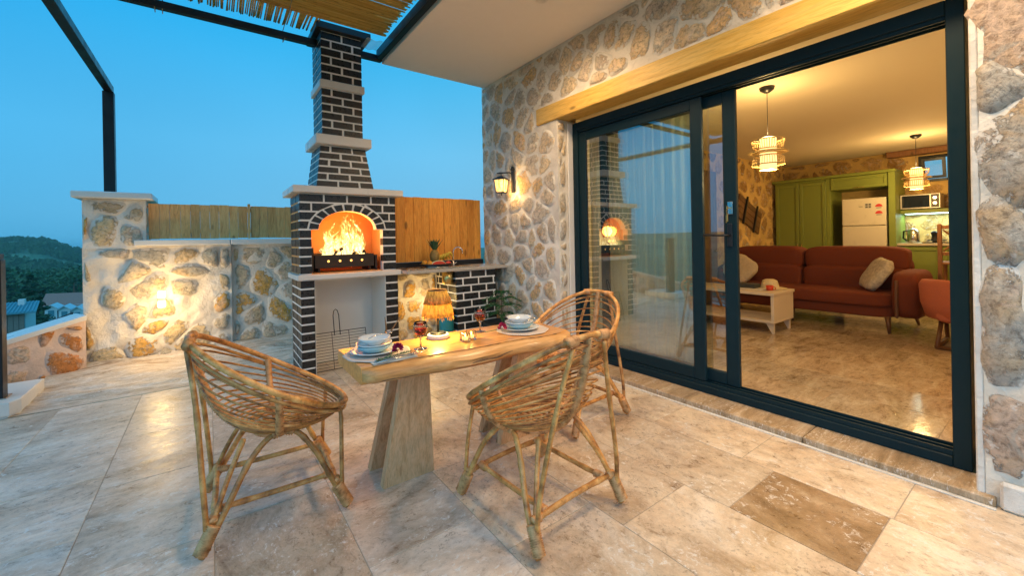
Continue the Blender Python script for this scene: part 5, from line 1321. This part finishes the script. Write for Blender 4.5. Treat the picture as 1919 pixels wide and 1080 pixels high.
# coffee table
t = thing('coffee_table', 'whitewashed wooden coffee table with open box shelf', 'coffee table', (5.7, 2.7, ZF))
box('top', 'whitewash_wood', t, 5.36, 5.98, 2.09, 3.30, .565, .60); box('shelf', 'whitewash_wood', t, 5.38, 5.96, 2.10, 3.29, .23, .262)
for y in (2.10, 3.255): box('end_panel', 'whitewash_wood', t, 5.38, 5.96, y, y+.035, .263, .564)
for x, y in ((5.44, 2.18), (5.90, 2.18), (5.44, 3.2), (5.90, 3.2)): MB().loft([[(x-.015, y-.06, ZF+.001), (x+.015, y-.06, ZF+.001), (x+.015, y-.04, ZF+.001), (x-.015, y-.04, ZF+.001)], [(x-.02, y-.06, .229), (x+.02, y-.06, .229), (x+.02, y+.03, .229), (x-.02, y+.03, .229)]]).build('leg', 'whitewash_wood', t)
tag(box('magazine', 'paper', None, 5.50, 5.74, 2.28, 2.62, .601, .612, .002), 'open pale magazine under the dark books on the coffee table', 'magazine')
tag(box('book', 'dark_book', None, 5.58, 5.76, 2.40, 2.66, .6125, .665, .003), 'thick dark book stacked on the coffee table magazine', 'book')
MB2 = MB().lathe((5.62, 2.235, .601), [(.03, 0), (.038, .004), (.042, .062), (.038, .062), (.034, .008), (0, .008)], 20); t = thing('mug', 'small red mug beside the hat on the coffee table', 'mug', (5.62, 2.235, .601)); MB2.build('cup', 'red_cup', t, smooth=True)
MB().tube([(5.62, 2.195, .65), (5.62, 2.17, .64), (5.62, 2.17, .62), (5.62, 2.197, .612)], .005, 6).build('handle', 'red_cup', t, smooth=True)
t = thing('sun_hat', 'woven straw sun hat lying on the coffee table', 'hat', (5.84, 2.32, .601))
MB().lathe((5.84, 2.32, .602), [(.20, .004), (.16, .012), (.105, .010), (.10, .05), (.085, .10), (.05, .118), (0, .122)], 28, wob=lambda a, i: 1+.03*sin(2*a+1)).build('crown', 'straw', t, smooth=True)
# tub armchair
t = thing('armchair', 'salmon tub armchair on wooden sled legs, cut by the door frame', 'armchair', (6.2, .5, ZF))
rings = []
for k in range(41):
    a = radians(-135)+radians(270)*k/40; c_ = Vector((6.24, .50, 0)); d = Vector((cos(a), sin(a)*1.06, 0)); h = .80-.06*(abs(k-20)/20)**2
    # opening faces away from the camera (towards the sofa)
    rings.append([c_+d*.42+Vector((0, 0, .40)), c_+d*.46+Vector((0, 0, .55)), c_+d*.47+Vector((0, 0, h-.05)), c_+d*.445+Vector((0, 0, h)), c_+d*.39+Vector((0, 0, h-.005)), c_+d*.365+Vector((0, 0, h-.06)), c_+d*.35+Vector((0, 0, .40))])
mb = MB().loft(rings)
M = Matrix.Translation((6.24, .5, 0)) @ Matrix.Rotation(radians(160), 4, 'Z') @ Matrix.Translation((-6.24, -.5, 0)); mb.v = [M @ v for v in mb.v]
mb.build('shell', 'salmon_fabric', t, smooth=True)
cushion(5.86, 6.62, .14, .86, .36, .54, .5).build('seat', 'salmon_fabric', t, smooth=True)
for y in (.82, .22):
    MB().tube([(6.06, y-.02, .38), (5.92, y, .125), (5.935, y, .118), (6.50, y, .118), (6.55, y, .13), (6.44, y, .38)], .019, 8).build('sled_leg', 'walnut', t, smooth=True)
MB().tube([(5.93, .82, .119), (5.93, .22, .119)], .018, 8).build('crossbar', 'walnut', t, smooth=True)
# bar chair
t = thing('bar_chair', 'tall wooden bar chair at the kitchen worktop', 'chair', (8.1, .9, ZF))
for y in (1.06, .70):
    MB().box(7.98, 8.025, y-.022, y+.022, ZF+.001, 1.40, .006).build('back_post', 'bar_wood', t); MB().box(8.36, 8.40, y-.02, y+.02, ZF+.001, .84, .006).build('front_leg', 'bar_wood', t)
for z in (.97, 1.33): box('crossrail', 'bar_wood', t, 7.985, 8.015, .723, 1.037, z, z+.05, .004)
mb = MB().tube([(8.0, 1.03, 1.03), (8.0, .73, 1.32)], .012, 6).build('cross_slat', 'bar_wood', t); MB().tube([(8.0, .73, 1.03), (8.0, 1.03, 1.32)], .012, 6).build('cross_slat', 'bar_wood', t)
box('seat', 'bar_wood', t, 7.99, 8.42, .68, 1.08, .845, .88, .01); box('footrest', 'bar_wood', t, 8.37, 8.39, .722, 1.038, .35, .39, .004)
# tall kitchen cabinet
def door(t, name, x, y0, y1, z0, z1, hside=None, m='green_cabinet'):
    o = box(name, m, t, x-.018, x, y0+.002, y1-.002, z0+.002, z1-.002, .003); w_ = .055
    mb = MB()
    for a, b, c, d in ((y0+.004, y0+w_, z0+.004, z1-.004), (y1-w_, y1-.004, z0+.004, z1-.004), (y0+w_, y1-w_, z0+.004, z0+w_), (y0+w_, y1-w_, z1-w_, z1-.004)): MB().box(x-.032, x-.0185, a, b, c, d, .003).build('moulding', m, o)
    if hside is not None: MB().tube([(x-.034, hside, (z0+z1)/2-.06 if z1-z0 < 1.5 else .98), (x-.055, hside, (z0+z1)/2-.05 if z1-z0 < 1.5 else 1.0), (x-.055, hside, (z0+z1)/2+.04 if z1-z0 < 1.5 else 1.10), (x-.034, hside, (z0+z1)/2+.05 if z1-z0 < 1.5 else 1.12)], .007, 7).build('handle', 'brass', o, smooth=True)
    return o
t = thing('tall_cabinet', 'tall green two door kitchen cabinet around the fridge', 'cabinet', (8.9, 2.5, ZF))
box('carcass', 'green_cabinet', t, 8.602, 9.18, 2.50, 3.30, ZF+.001, 2.24, .003)
door(t, 'door', 8.60, 2.90, 3.28, .2, 2.20, 2.93); door(t, 'door', 8.60, 2.50, 2.898, .2, 2.20, 2.865)
box('divider', 'green_cabinet', t, 8.58, 9.18, 2.44, 2.498, ZF+.001, 2.24, .003)
box('top_board', 'green_cabinet', t, 8.55, 9.18, 1.60, 3.33, 2.241, 2.29, .006)
box('side_panel', 'green_cabinet', t, 8.54, 9.18, 1.605, 1.685, ZF+.001, 2.24, .004)
box('upper_box', 'green_cabinet', t, 8.602, 9.18, 1.686, 2.438, 2.03, 2.24, .003)
door(t, 'flap_door', 8.60, 1.69, 2.436, 2.03, 2.238); MB().tube([(8.565, 2.12, 2.045), (8.545, 2.10, 2.045), (8.545, 2.0, 2.045), (8.565, 1.98, 2.045)], .006, 6).build('handle', 'brass', t, smooth=True)
t = thing('fridge', 'white two door fridge with stickers between green panels', 'fridge', (8.8, 2.0, ZF))
box('body', 'fridge_white', t, 8.60, 9.15, 1.715, 2.275, ZF+.03, 1.86, .01)
box('lower_door', 'fridge_white', t, 8.545, 8.598, 1.715, 2.275, ZF+.06, 1.405, .012); box('upper_door', 'fridge_white', t, 8.545, 8.598, 1.715, 2.275, 1.415, 1.86, .012)
for z in (1.71, 1.60):
    mb = MB(); g = [(8.5435, 1.80+.045*cos(a), z+.045*sin(a)) for a in [pi*k/12 for k in range(13)]]; k0 = len(mb.v); mb.v += [Vector(p) for p in g]; mb.f.append(tuple(range(13))[::-1]); o = mb.build('sticker', 'red_sticker', t); o['label'] = 'red half round energy sticker'
    box('sticker_text', 'dark_print', t, 8.5425, 8.5435, 1.768, 1.832, z-.022, z-.012, 0)
box('sticker', 'paper', t, 8.5425, 8.5440, 1.885, 1.975, 1.69, 1.775, 0)['label'] = 'square print sticker with four pictures'
for y, z in ((1.895, 1.70), (1.935, 1.70), (1.895, 1.738), (1.935, 1.738)): box('sticker_print', 'dark_print', t, 8.5415, 8.5424, y, y+.03, z, z+.028, 0)
box('badge', 'dark_print', t, 8.542, 8.5445, 2.0, 2.05, 1.72, 1.728, 0)
# base cabinets, worktop
t = thing('base_cabinets', 'green base cabinets under the pale kitchen worktop', 'cabinet', (8.9, .8, ZF))
box('carcass', 'green_cabinet', t, 8.64, 9.18, -1.2, 1.60, ZF+.001, 1.085, .003)
for a, b in ((1.12, 1.58), (.66, 1.118), (.2, .658)): door(t, 'door', 8.638, a, b, .2, 1.07, a+.04)
box('worktop', 'worktop', t, 8.59, 9.18, -1.2, 1.603, 1.087, 1.125, .004)
t = thing('kitchen_shelf', 'green wall shelf with a strip light below the microwave', 'shelf', (9.0, 1.2, 1.6))
box('board', 'green_cabinet', t, 8.83, 9.17, .85, 1.603, 1.585, 1.645, .004); box('strip_light', 'led_lit', t, 8.90, 9.12, .88, 1.56, 1.577, 1.5845, .001)
ld = bpy.data.lights.new('shelf_strip', 'AREA'); ld.shape = 'RECTANGLE'; ld.size = .2; ld.size_y = .65; ld.energy = 3.5; ld.color = (.66, 1, .90)
lo = bpy.data.objects.new('shelf_strip', ld); COL.objects.link(lo); lo.location = (9.0, 1.22, 1.573)
t = thing('microwave', 'steel microwave oven with black window on the shelf', 'microwave', (8.95, 1.37, 1.646))
box('housing', 'microwave_steel', t, 8.80, 9.12, 1.15, 1.60, 1.652, 1.88, .006); box('window', 'black_glass', t, 8.795, 8.7995, 1.265, 1.575, 1.675, 1.86, .001); box('control_panel', 'dark_print', t, 8.796, 8.7995, 1.165, 1.25, 1.67, 1.865, .001)
for z in (1.73, 1.81): MB().loft([[(xx, 1.207+.022*cos(2*pi*k/14), z+.022*sin(2*pi*k/14)) for k in range(14)] for xx in (8.7955, 8.775)]).build('knob', 'steel', t)
t = thing('kettle', 'steel electric kettle with black handle on the worktop', 'kettle', (8.85, 1.46, 1.126))
MB().lathe((8.85, 1.46, 1.126), [(.07, 0), (.075, .01), (.068, .18), (.05, .21), (.02, .225), (0, .23)], 20).build('body', 'steel', t, smooth=True)
MB().tube([(8.85, 1.52, 1.32), (8.85, 1.57, 1.31), (8.85, 1.575, 1.20), (8.85, 1.53, 1.16)], .012, 7).build('handle', 'black_steel', t, smooth=True)
t = thing('gas_hob', 'black gas hob with pot supports on the worktop', 'hob', (8.9, 1.1, 1.126)); box('plate', 'black_glass', t, 8.66, 9.1, .80, 1.34, 1.1265, 1.14, .003)
for y in (.94, 1.2): MB().tube([(8.80+.10*cos(a), y+.10*sin(a), 1.165) for a in [k*pi/8 for k in range(16)]], .008, 6, True).build('pot_support', 'black_steel', t); MB().lathe((8.80, y, 1.14), [(.05, 0), (.04, .02), (0, .022)], 14).build('burner', 'black_steel', t)
t = thing('moka_pot', 'small dark coffee pot standing on the hob', 'pot', (8.80, 1.22, 1.17)); MB().lathe((8.80, 1.22, 1.174), [(.04, 0), (.03, .05), (.042, .11), (.02, .13), (0, .135)], 10).build('body', 'black_steel', t)
# small window with tilted sash
t = thing('kitchen_window', 'small black framed window with its sash tilted open', 'window', (9.2, 1.26, 2.1))
for a, b, c, d in ((1.08, 1.12, 2.09, 2.5), (1.40, 1.44, 2.09, 2.5), (1.12, 1.40, 2.09, 2.13), (1.12, 1.40, 2.46, 2.5)): box('frame', 'black_steel', t, 9.17, 9.24, a, b, c, d, .003)
mb = MB()
for (a, b, c, d) in ((1.125, 1.165, 2.135, 2.455), (1.355, 1.395, 2.135, 2.455), (1.165, 1.355, 2.135, 2.175), (1.165, 1.355, 2.415, 2.455)): mb.box(9.14, 9.165, a, b, c, d)
M = Matrix.Translation((9.15, 1.26, 2.135)) @ Matrix.Rotation(radians(-14), 4, 'Y') @ Matrix.Translation((-9.15, -1.26, -2.135)); mb.v = [M @ v for v in mb.v]; mb.build('sash', 'black_steel', t)
mb = MB().box(9.149, 9.153, 1.16, 1.36, 2.17, 2.42); mb.v = [M @ v for v in mb.v]; mb.build('pane', 'pane_glass', t)
tag(box('ceiling_beam', 'bar_wood', None, 9.02, 9.19, .6, 1.80, 2.525, 2.615, .006), 'reddish timber beam above the small kitchen window', 'beam')
# hanging timber board
t = thing('wall_board', 'rough dark timber board hung slanting on the ochre stone wall', 'wall decoration', (7.6, 3.33, 1.6))
def slant(mb, ang=22, c=(7.55, 3.30, 1.66)):
    M = Matrix.Translation(c) @ Matrix.Rotation(radians(ang), 4, 'Y') @ Matrix.Translation((-c[0], -c[1], -c[2])); mb.v = [M @ v for v in mb.v]; return mb
for k in range(4): slant(MB().box(7.12, 8.0, 3.30, 3.325, 1.46+.10*k, 1.556+.10*k, .004)).build('plank', 'dark_plank', t)
for x in (7.34, 7.74): slant(MB().box(x, x+.03, 3.27, 3.299, 1.40, 1.90, .004)).build('batten', 'black_steel', t)
# dark door and curtain at the far left
t = thing('interior_door', 'dark red brown wooden door seen through the sliding pane', 'door', (6.0, 3.33, ZF)); box('leaf', 'dark_plank', t, 5.72, 6.42, 3.29, 3.33, ZF+.001, 2.3, .006)
for z in (.35, 1.25): box('panel', 'dark_plank', t, 5.84, 6.30, 3.28, 3.289, z, z+.75, .004)
box('handle', 'brass', t, 6.30, 6.36, 3.255, 3.279, 1.05, 1.07, .003)
mb = MB(); mb.grid(lambda u, v: (3.40+.022*sin(u*75)+.012*sin(u*31+2)+.004*sin(v*5), 1.93+u*1.22, .12+v*2.42), 150, 6)
tag(mb.build('sheer_curtain', 'sheer_curtain', smooth=True), 'sheer pale curtain hanging behind the fixed glass pane', 'curtain')
# pendant lamps
def pendant(x, y, label):
    t = thing('pendant_lamp', label, 'pendant lamp', (x, y, ZC), 'bamboo pendant lamps')
    MB().lathe((x, y, ZC-.001), [(.062, 0), (.055, -.025), (.02, -.05), (0, -.052)][::-1], 20).build('canopy', 'black_steel', t, smooth=True)
    MB().tube([(x, y, ZC-.05), (x, y, 2.17)], .003, 6).build('cord', 'black_steel', t)
    MB().lathe((x, y, 1.885), [(.064, 0), (.066, .005), (.066, .275), (.05, .285), (0, .287)], 24).build('shade', 'pendant_shade', t, smooth=True)
    MB().tube([(x+.066*cos(a), y+.066*sin(a), 1.883) for a in [k*pi/12 for k in range(24)]], .005, 6, True).build('bottom_ring', 'bamboo', t)
    for nm, prof, n in (('upper_basket', ((.100, 2.065), (.118, 2.085), (.128, 2.145)), 40), ('lower_basket', ((.128, 1.925), (.122, 1.985), (.100, 2.005)), 40)):
        mb = MB()
        for k in range(n):
            a = 2*pi*k/n; mb.tube([(x+r*cos(a), y+r*sin(a), z) for r, z in prof], .0022, 4)
        for r, z in (prof[0], prof[-1]): mb.tube([(x+r*cos(a), y+r*sin(a), z) for a in [k*pi/16 for k in range(32)]], .005, 5, True)
        tag(mb.build(nm, 'bamboo', t), kind='stuff')
    MB().lathe((x, y, 2.028), [(.068, 0), (.150, .002), (.156, .008), (.150, .014), (.068, .012)], 32).build('disc', 'bamboo', t, smooth=True)
    for k in range(4):
        a = pi/4+k*pi/2; MB().tube([(x+.067*cos(a), y+.067*sin(a), 2.135), (x+.127*cos(a), y+.127*sin(a), 2.143)], .003, 4).build('spoke', 'bamboo', t)
    point('pendant_light', (x, y, 1.83), 30, (1, .64, .24), .06); point('pendant_light', (x, y, 2.22), 19, (1, .64, .24), .05)
pendant(4.04, 1.60, 'bamboo pendant lamp nearest the glass door'); pendant(7.76, 1.24, 'bamboo pendant lamp further back, by the kitchen shelf')
pendant(5.9, -.9, 'assumed third bamboo pendant lamp of the living room, right of the door opening')  # assumed pendant, out of view; adds to the warm room light

# ================================================================== VALLEY BEHIND
def house_box(name, label, cat, x0, x1, y0, y1, zb, ze, zr, wall, roof, grp=None, gables=1):
    t = thing(name, label, cat, (x0, y0, zb), grp)
    MB().box(x0, x1, y0, y1, zb, ze).build('wall', wall, t)
    return t
t = house_box('barn', 'low timber barn with a blue tiled roof below the terrace', 'barn', -9.2, -6.35, 26, 27.3, -5.5, -1.36, -1, 'barn_wood', 'roof_blue')
mb = MB(); mb.add([(-9.4, 25.8, -1.42), (-5.95, 25.8, -1.42), (-6.25, 27.6, -1.14), (-9.4, 27.6, -1.14), (-9.4, 25.8, -1.36), (-5.95, 25.8, -1.36), (-6.25, 27.6, -1.08), (-9.4, 27.6, -1.08)], [(3,2,1,0),(4,5,6,7),(0,1,5,4),(1,2,6,5),(2,3,7,6),(3,0,4,7)]); mb.build('roof', 'roof_blue', t)
for k in range(30):
    x = -9.3+.112*k; MB().tube([(x, 25.79, -1.345), (x-.28*k/30, 27.55, -1.07)], .022, 5).build('roof_tile_row', 'roof_blue', t)
for k in range(18):
    x = -9.1+.155*k; MB().box(x, x+.142, 25.97, 25.999, -5.4, -1.43).build('board', 'barn_wood', t)
box('chimney', 'white_marble', t, -6.75, -6.55, 27.0, 27.2, -1.25, -.92, .01)
mb = MB(); mb.box(-6.348, -6.30, 26.02, 27.28, -5.5, -1.45); mb.build('side_wall', 'cabin_white', t)
t = thing('railing', 'dark stair railing beside the timber barn', 'railing', (-5.5, 25, -3))
for k in range(7): MB().tube([(-6.3+.26*k, 25.0, -3.2), (-6.3+.26*k, 25.0, -2.18+.12*k)], .02, 5).build('baluster', 'black_steel', t)
MB().tube([(-6.4, 25.0, -2.22), (-4.7, 25.0, -1.45)], .025, 5).build('handrail', 'black_steel', t)
for k in range(3):
    x = -19.9+1.36*k; z0 = -7.9-.28*k
    t = thing('cabin', ('left', 'middle', 'right')[k]+' one of three small white gabled cabins down the valley', 'cabin', (x, 90, -16), 'white gabled cabins')
    MB().box(x+.05, x+1.25, 90, 93, -16, z0+.1).build('wall', 'cabin_white', t)
    MB().loft([[(x+.05, yy, z0+.1), (x+1.25, yy, z0+.1), (x+.65, yy, z0+.52)] for yy in (90, 93)]).build('gable', 'cabin_white', t)
    for s_ in (0, 1):
        a = (x-.08, z0+.05) if s_ == 0 else (x+1.38, z0+.05); mb = MB(); mb.loft([[(a[0], yy, a[1]), (x+.65, yy, z0+.62), (x+.65, yy, z0+.72), (a[0], yy, a[1]+.1)] for yy in (89.7, 93.2)]); mb.build('roof', 'cabin_white', t)
    box('window', 'cabin_teal', t, x+.35, x+.95, 89.93, 89.99, z0-1.1, z0-.15, 0); box('door', 'cabin_teal', t, x+.1, x+1.15, 89.93, 89.99, z0-2.3, z0-1.35, 0)
t = thing('long_house', 'long low house with a reddish roof behind the white cabins', 'house', (-18, 96, -16))
MB().box(-21, -14, 95, 101, -16, -7.9).build('wall', 'cabin_white', t); MB().loft([[(-21.5, 94.6, -8.0), (-21.5, 98, -6.1), (-21.5, 101.4, -8.0)], [(-13.6, 94.6, -8.3), (-13.6, 98, -6.4), (-13.6, 101.4, -8.3)]]).build('roof', 'roof_red', t)
LFK = {}
def crown_mesh(kind, seed):
    R = random.Random(seed); mb = MB(); n = 900
    cl = []
    if kind == 'pine':
        for k in range(26):
            s_ = k/25; rr = (1-s_)**.8*1.7+.15; a = k*2.4; cl.append((Vector((cos(a)*rr*.62, sin(a)*rr*.62, 1.2+s_*7.8)), rr*.55, .35))
    else:
        for k in range(20):
            a = R.uniform(0, 2*pi); q = R.random()**.5; h = R.uniform(0, 1); rr = 2.6*(1-(h-.35)**2*1.4)*q; cl.append((Vector((cos(a)*rr, sin(a)*rr, 2.4+4.6*h)), R.uniform(.8, 1.4), .75))
    for c, r, fl in cl:
        for k in range(n//len(cl)):
            d = Vector((R.gauss(0, 1), R.gauss(0, 1), R.gauss(0, 1))).normalized(); p = c+Vector((d.x*r, d.y*r, d.z*r*fl))*R.uniform(.6, 1.05); s_ = R.uniform(.10, .22)
            u = Vector((R.gauss(0, 1), R.gauss(0, 1), R.gauss(0, .6))).normalized()*s_; v = d.cross(u).normalized()*s_*.8
            mb.add([p-u, p+v, p+u, p-v*.8+d*.05], [(0, 1, 2, 3)])
    return mb
trees = {}
R = random.Random(31)
TL = ['tall', 'short', 'slim', 'broad', 'leaning', 'dense', 'sparse']
spots = []
for k in range(34):
    Y = R.uniform(100, 190); fx_ = R.uniform(-.275, -.155); spots.append((Y*fx_, Y))
spots += [(-11.4, 48), (-13.6, 58)]
for k, (x, y) in enumerate(spots):
    kind = 'pine' if (k % 4 == 0 or k >= 34) else 'leafy'
    h = R.uniform(.95, 1.45); zb = terr_h(x, y)-.3
    top_ok = 1.3-.030*y
    h = max(.7, min(1.5, (top_ok-R.uniform(0, 2.2)-zb)/(9.0 if kind == 'pine' else 7.6)))
    if k >= 34: h = (-1.0-.03*(y-48)-zb)/9.0; h = min(h, 1.15)
    t = thing('pine_tree' if kind == 'pine' else 'leafy_tree', ('dark conical pine tree' if kind == 'pine' else 'dark green round crowned tree')+' in the valley beyond the terrace', 'tree', (x, y, zb), kind+' trees in the valley')
    if kind not in trees:
        c = crown_mesh(kind, 5).build('crown', 'pine_leaf' if kind == 'pine' else 'tree_leaf', None, recenter=False); tk = MB().tube([(0, 0, 0), (.1, .05, 2), (.05, 0, 4), (0, 0, 6.2)], [.25, .2, .13, .05], 7).build('trunk', 'bark', None, recenter=False)
        trees[kind] = (c, tk); c1, t1 = c, tk
    else:
        c1 = trees[kind][0].copy(); t1 = trees[kind][1].copy(); COL.objects.link(c1); COL.objects.link(t1)
    for o in (c1, t1): o.parent = t; o.location = (0, 0, 0)
    t.scale = (h*1.1, h*1.1, h); t.rotation_euler = (0, 0, R.uniform(0, 6))
# far woods on the hill: one mass
mb = MB(); R = random.Random(77)
base = [Vector(p).normalized() for p in ((1,1,1),(-1,-1,1),(-1,1,-1),(1,-1,-1),(1,-1,1),(-1,1,1),(0,0,1.3),(1.2,0,.2),(-1.2,0,.2),(0,1.2,.2),(0,-1.2,.2))]
for k in range(5200):
    d = 190+560*R.random()**.8; a = R.uniform(-.36, -.12); x, y = d*sin(a), d*cos(a)
    if mn.noise(Vector((x*.02, y*.02, 4))) < -.10: continue
    z = terr_h(x, y); r = R.uniform(1.3, 3.0)
    for q in range(5):
        c = Vector((x+R.uniform(-1, 1)*r*.6, y+R.uniform(-1, 1)*r*.6, z+r*R.uniform(.4, 1.3))); rr = r*R.uniform(.35, .6)
        for m_ in range(3):
            u = Vector((R.gauss(0, 1), R.gauss(0, .6), R.gauss(0, 1))).normalized()*rr; v = Vector((-u.z, R.uniform(-.5, .5)*rr, u.x))*R.uniform(.5, .9)
            mb.add([c-u, c+v, c+u, c-v], [(0, 1, 2, 3)])
tag(mb.build('far_wood', 'tree_leaf'), 'dark green scrub and woodland covering the far hillside', 'woodland', kind='stuff')

# ---- evening haze over the valley
hz = MB().box(-4000, 4000, -4000, 4000, -420, 16).build('haze', 'cabin_white'); hz.data.materials.clear()
m = bpy.data.materials.new('haze_air'); m.use_nodes = True; nt = m.node_tree; nt.nodes.clear()
o_ = nt.nodes.new('ShaderNodeOutputMaterial'); pv = nt.nodes.new('ShaderNodeVolumePrincipled'); pv.inputs['Density'].default_value = .00036; pv.inputs['Color'].default_value = (.55, .95, 1.0, 1)
nt.links.new(pv.outputs[0], o_.inputs['Volume']); hz.data.materials.append(m); tag(hz, 'thin evening haze lying over the valley', 'haze', kind='stuff')
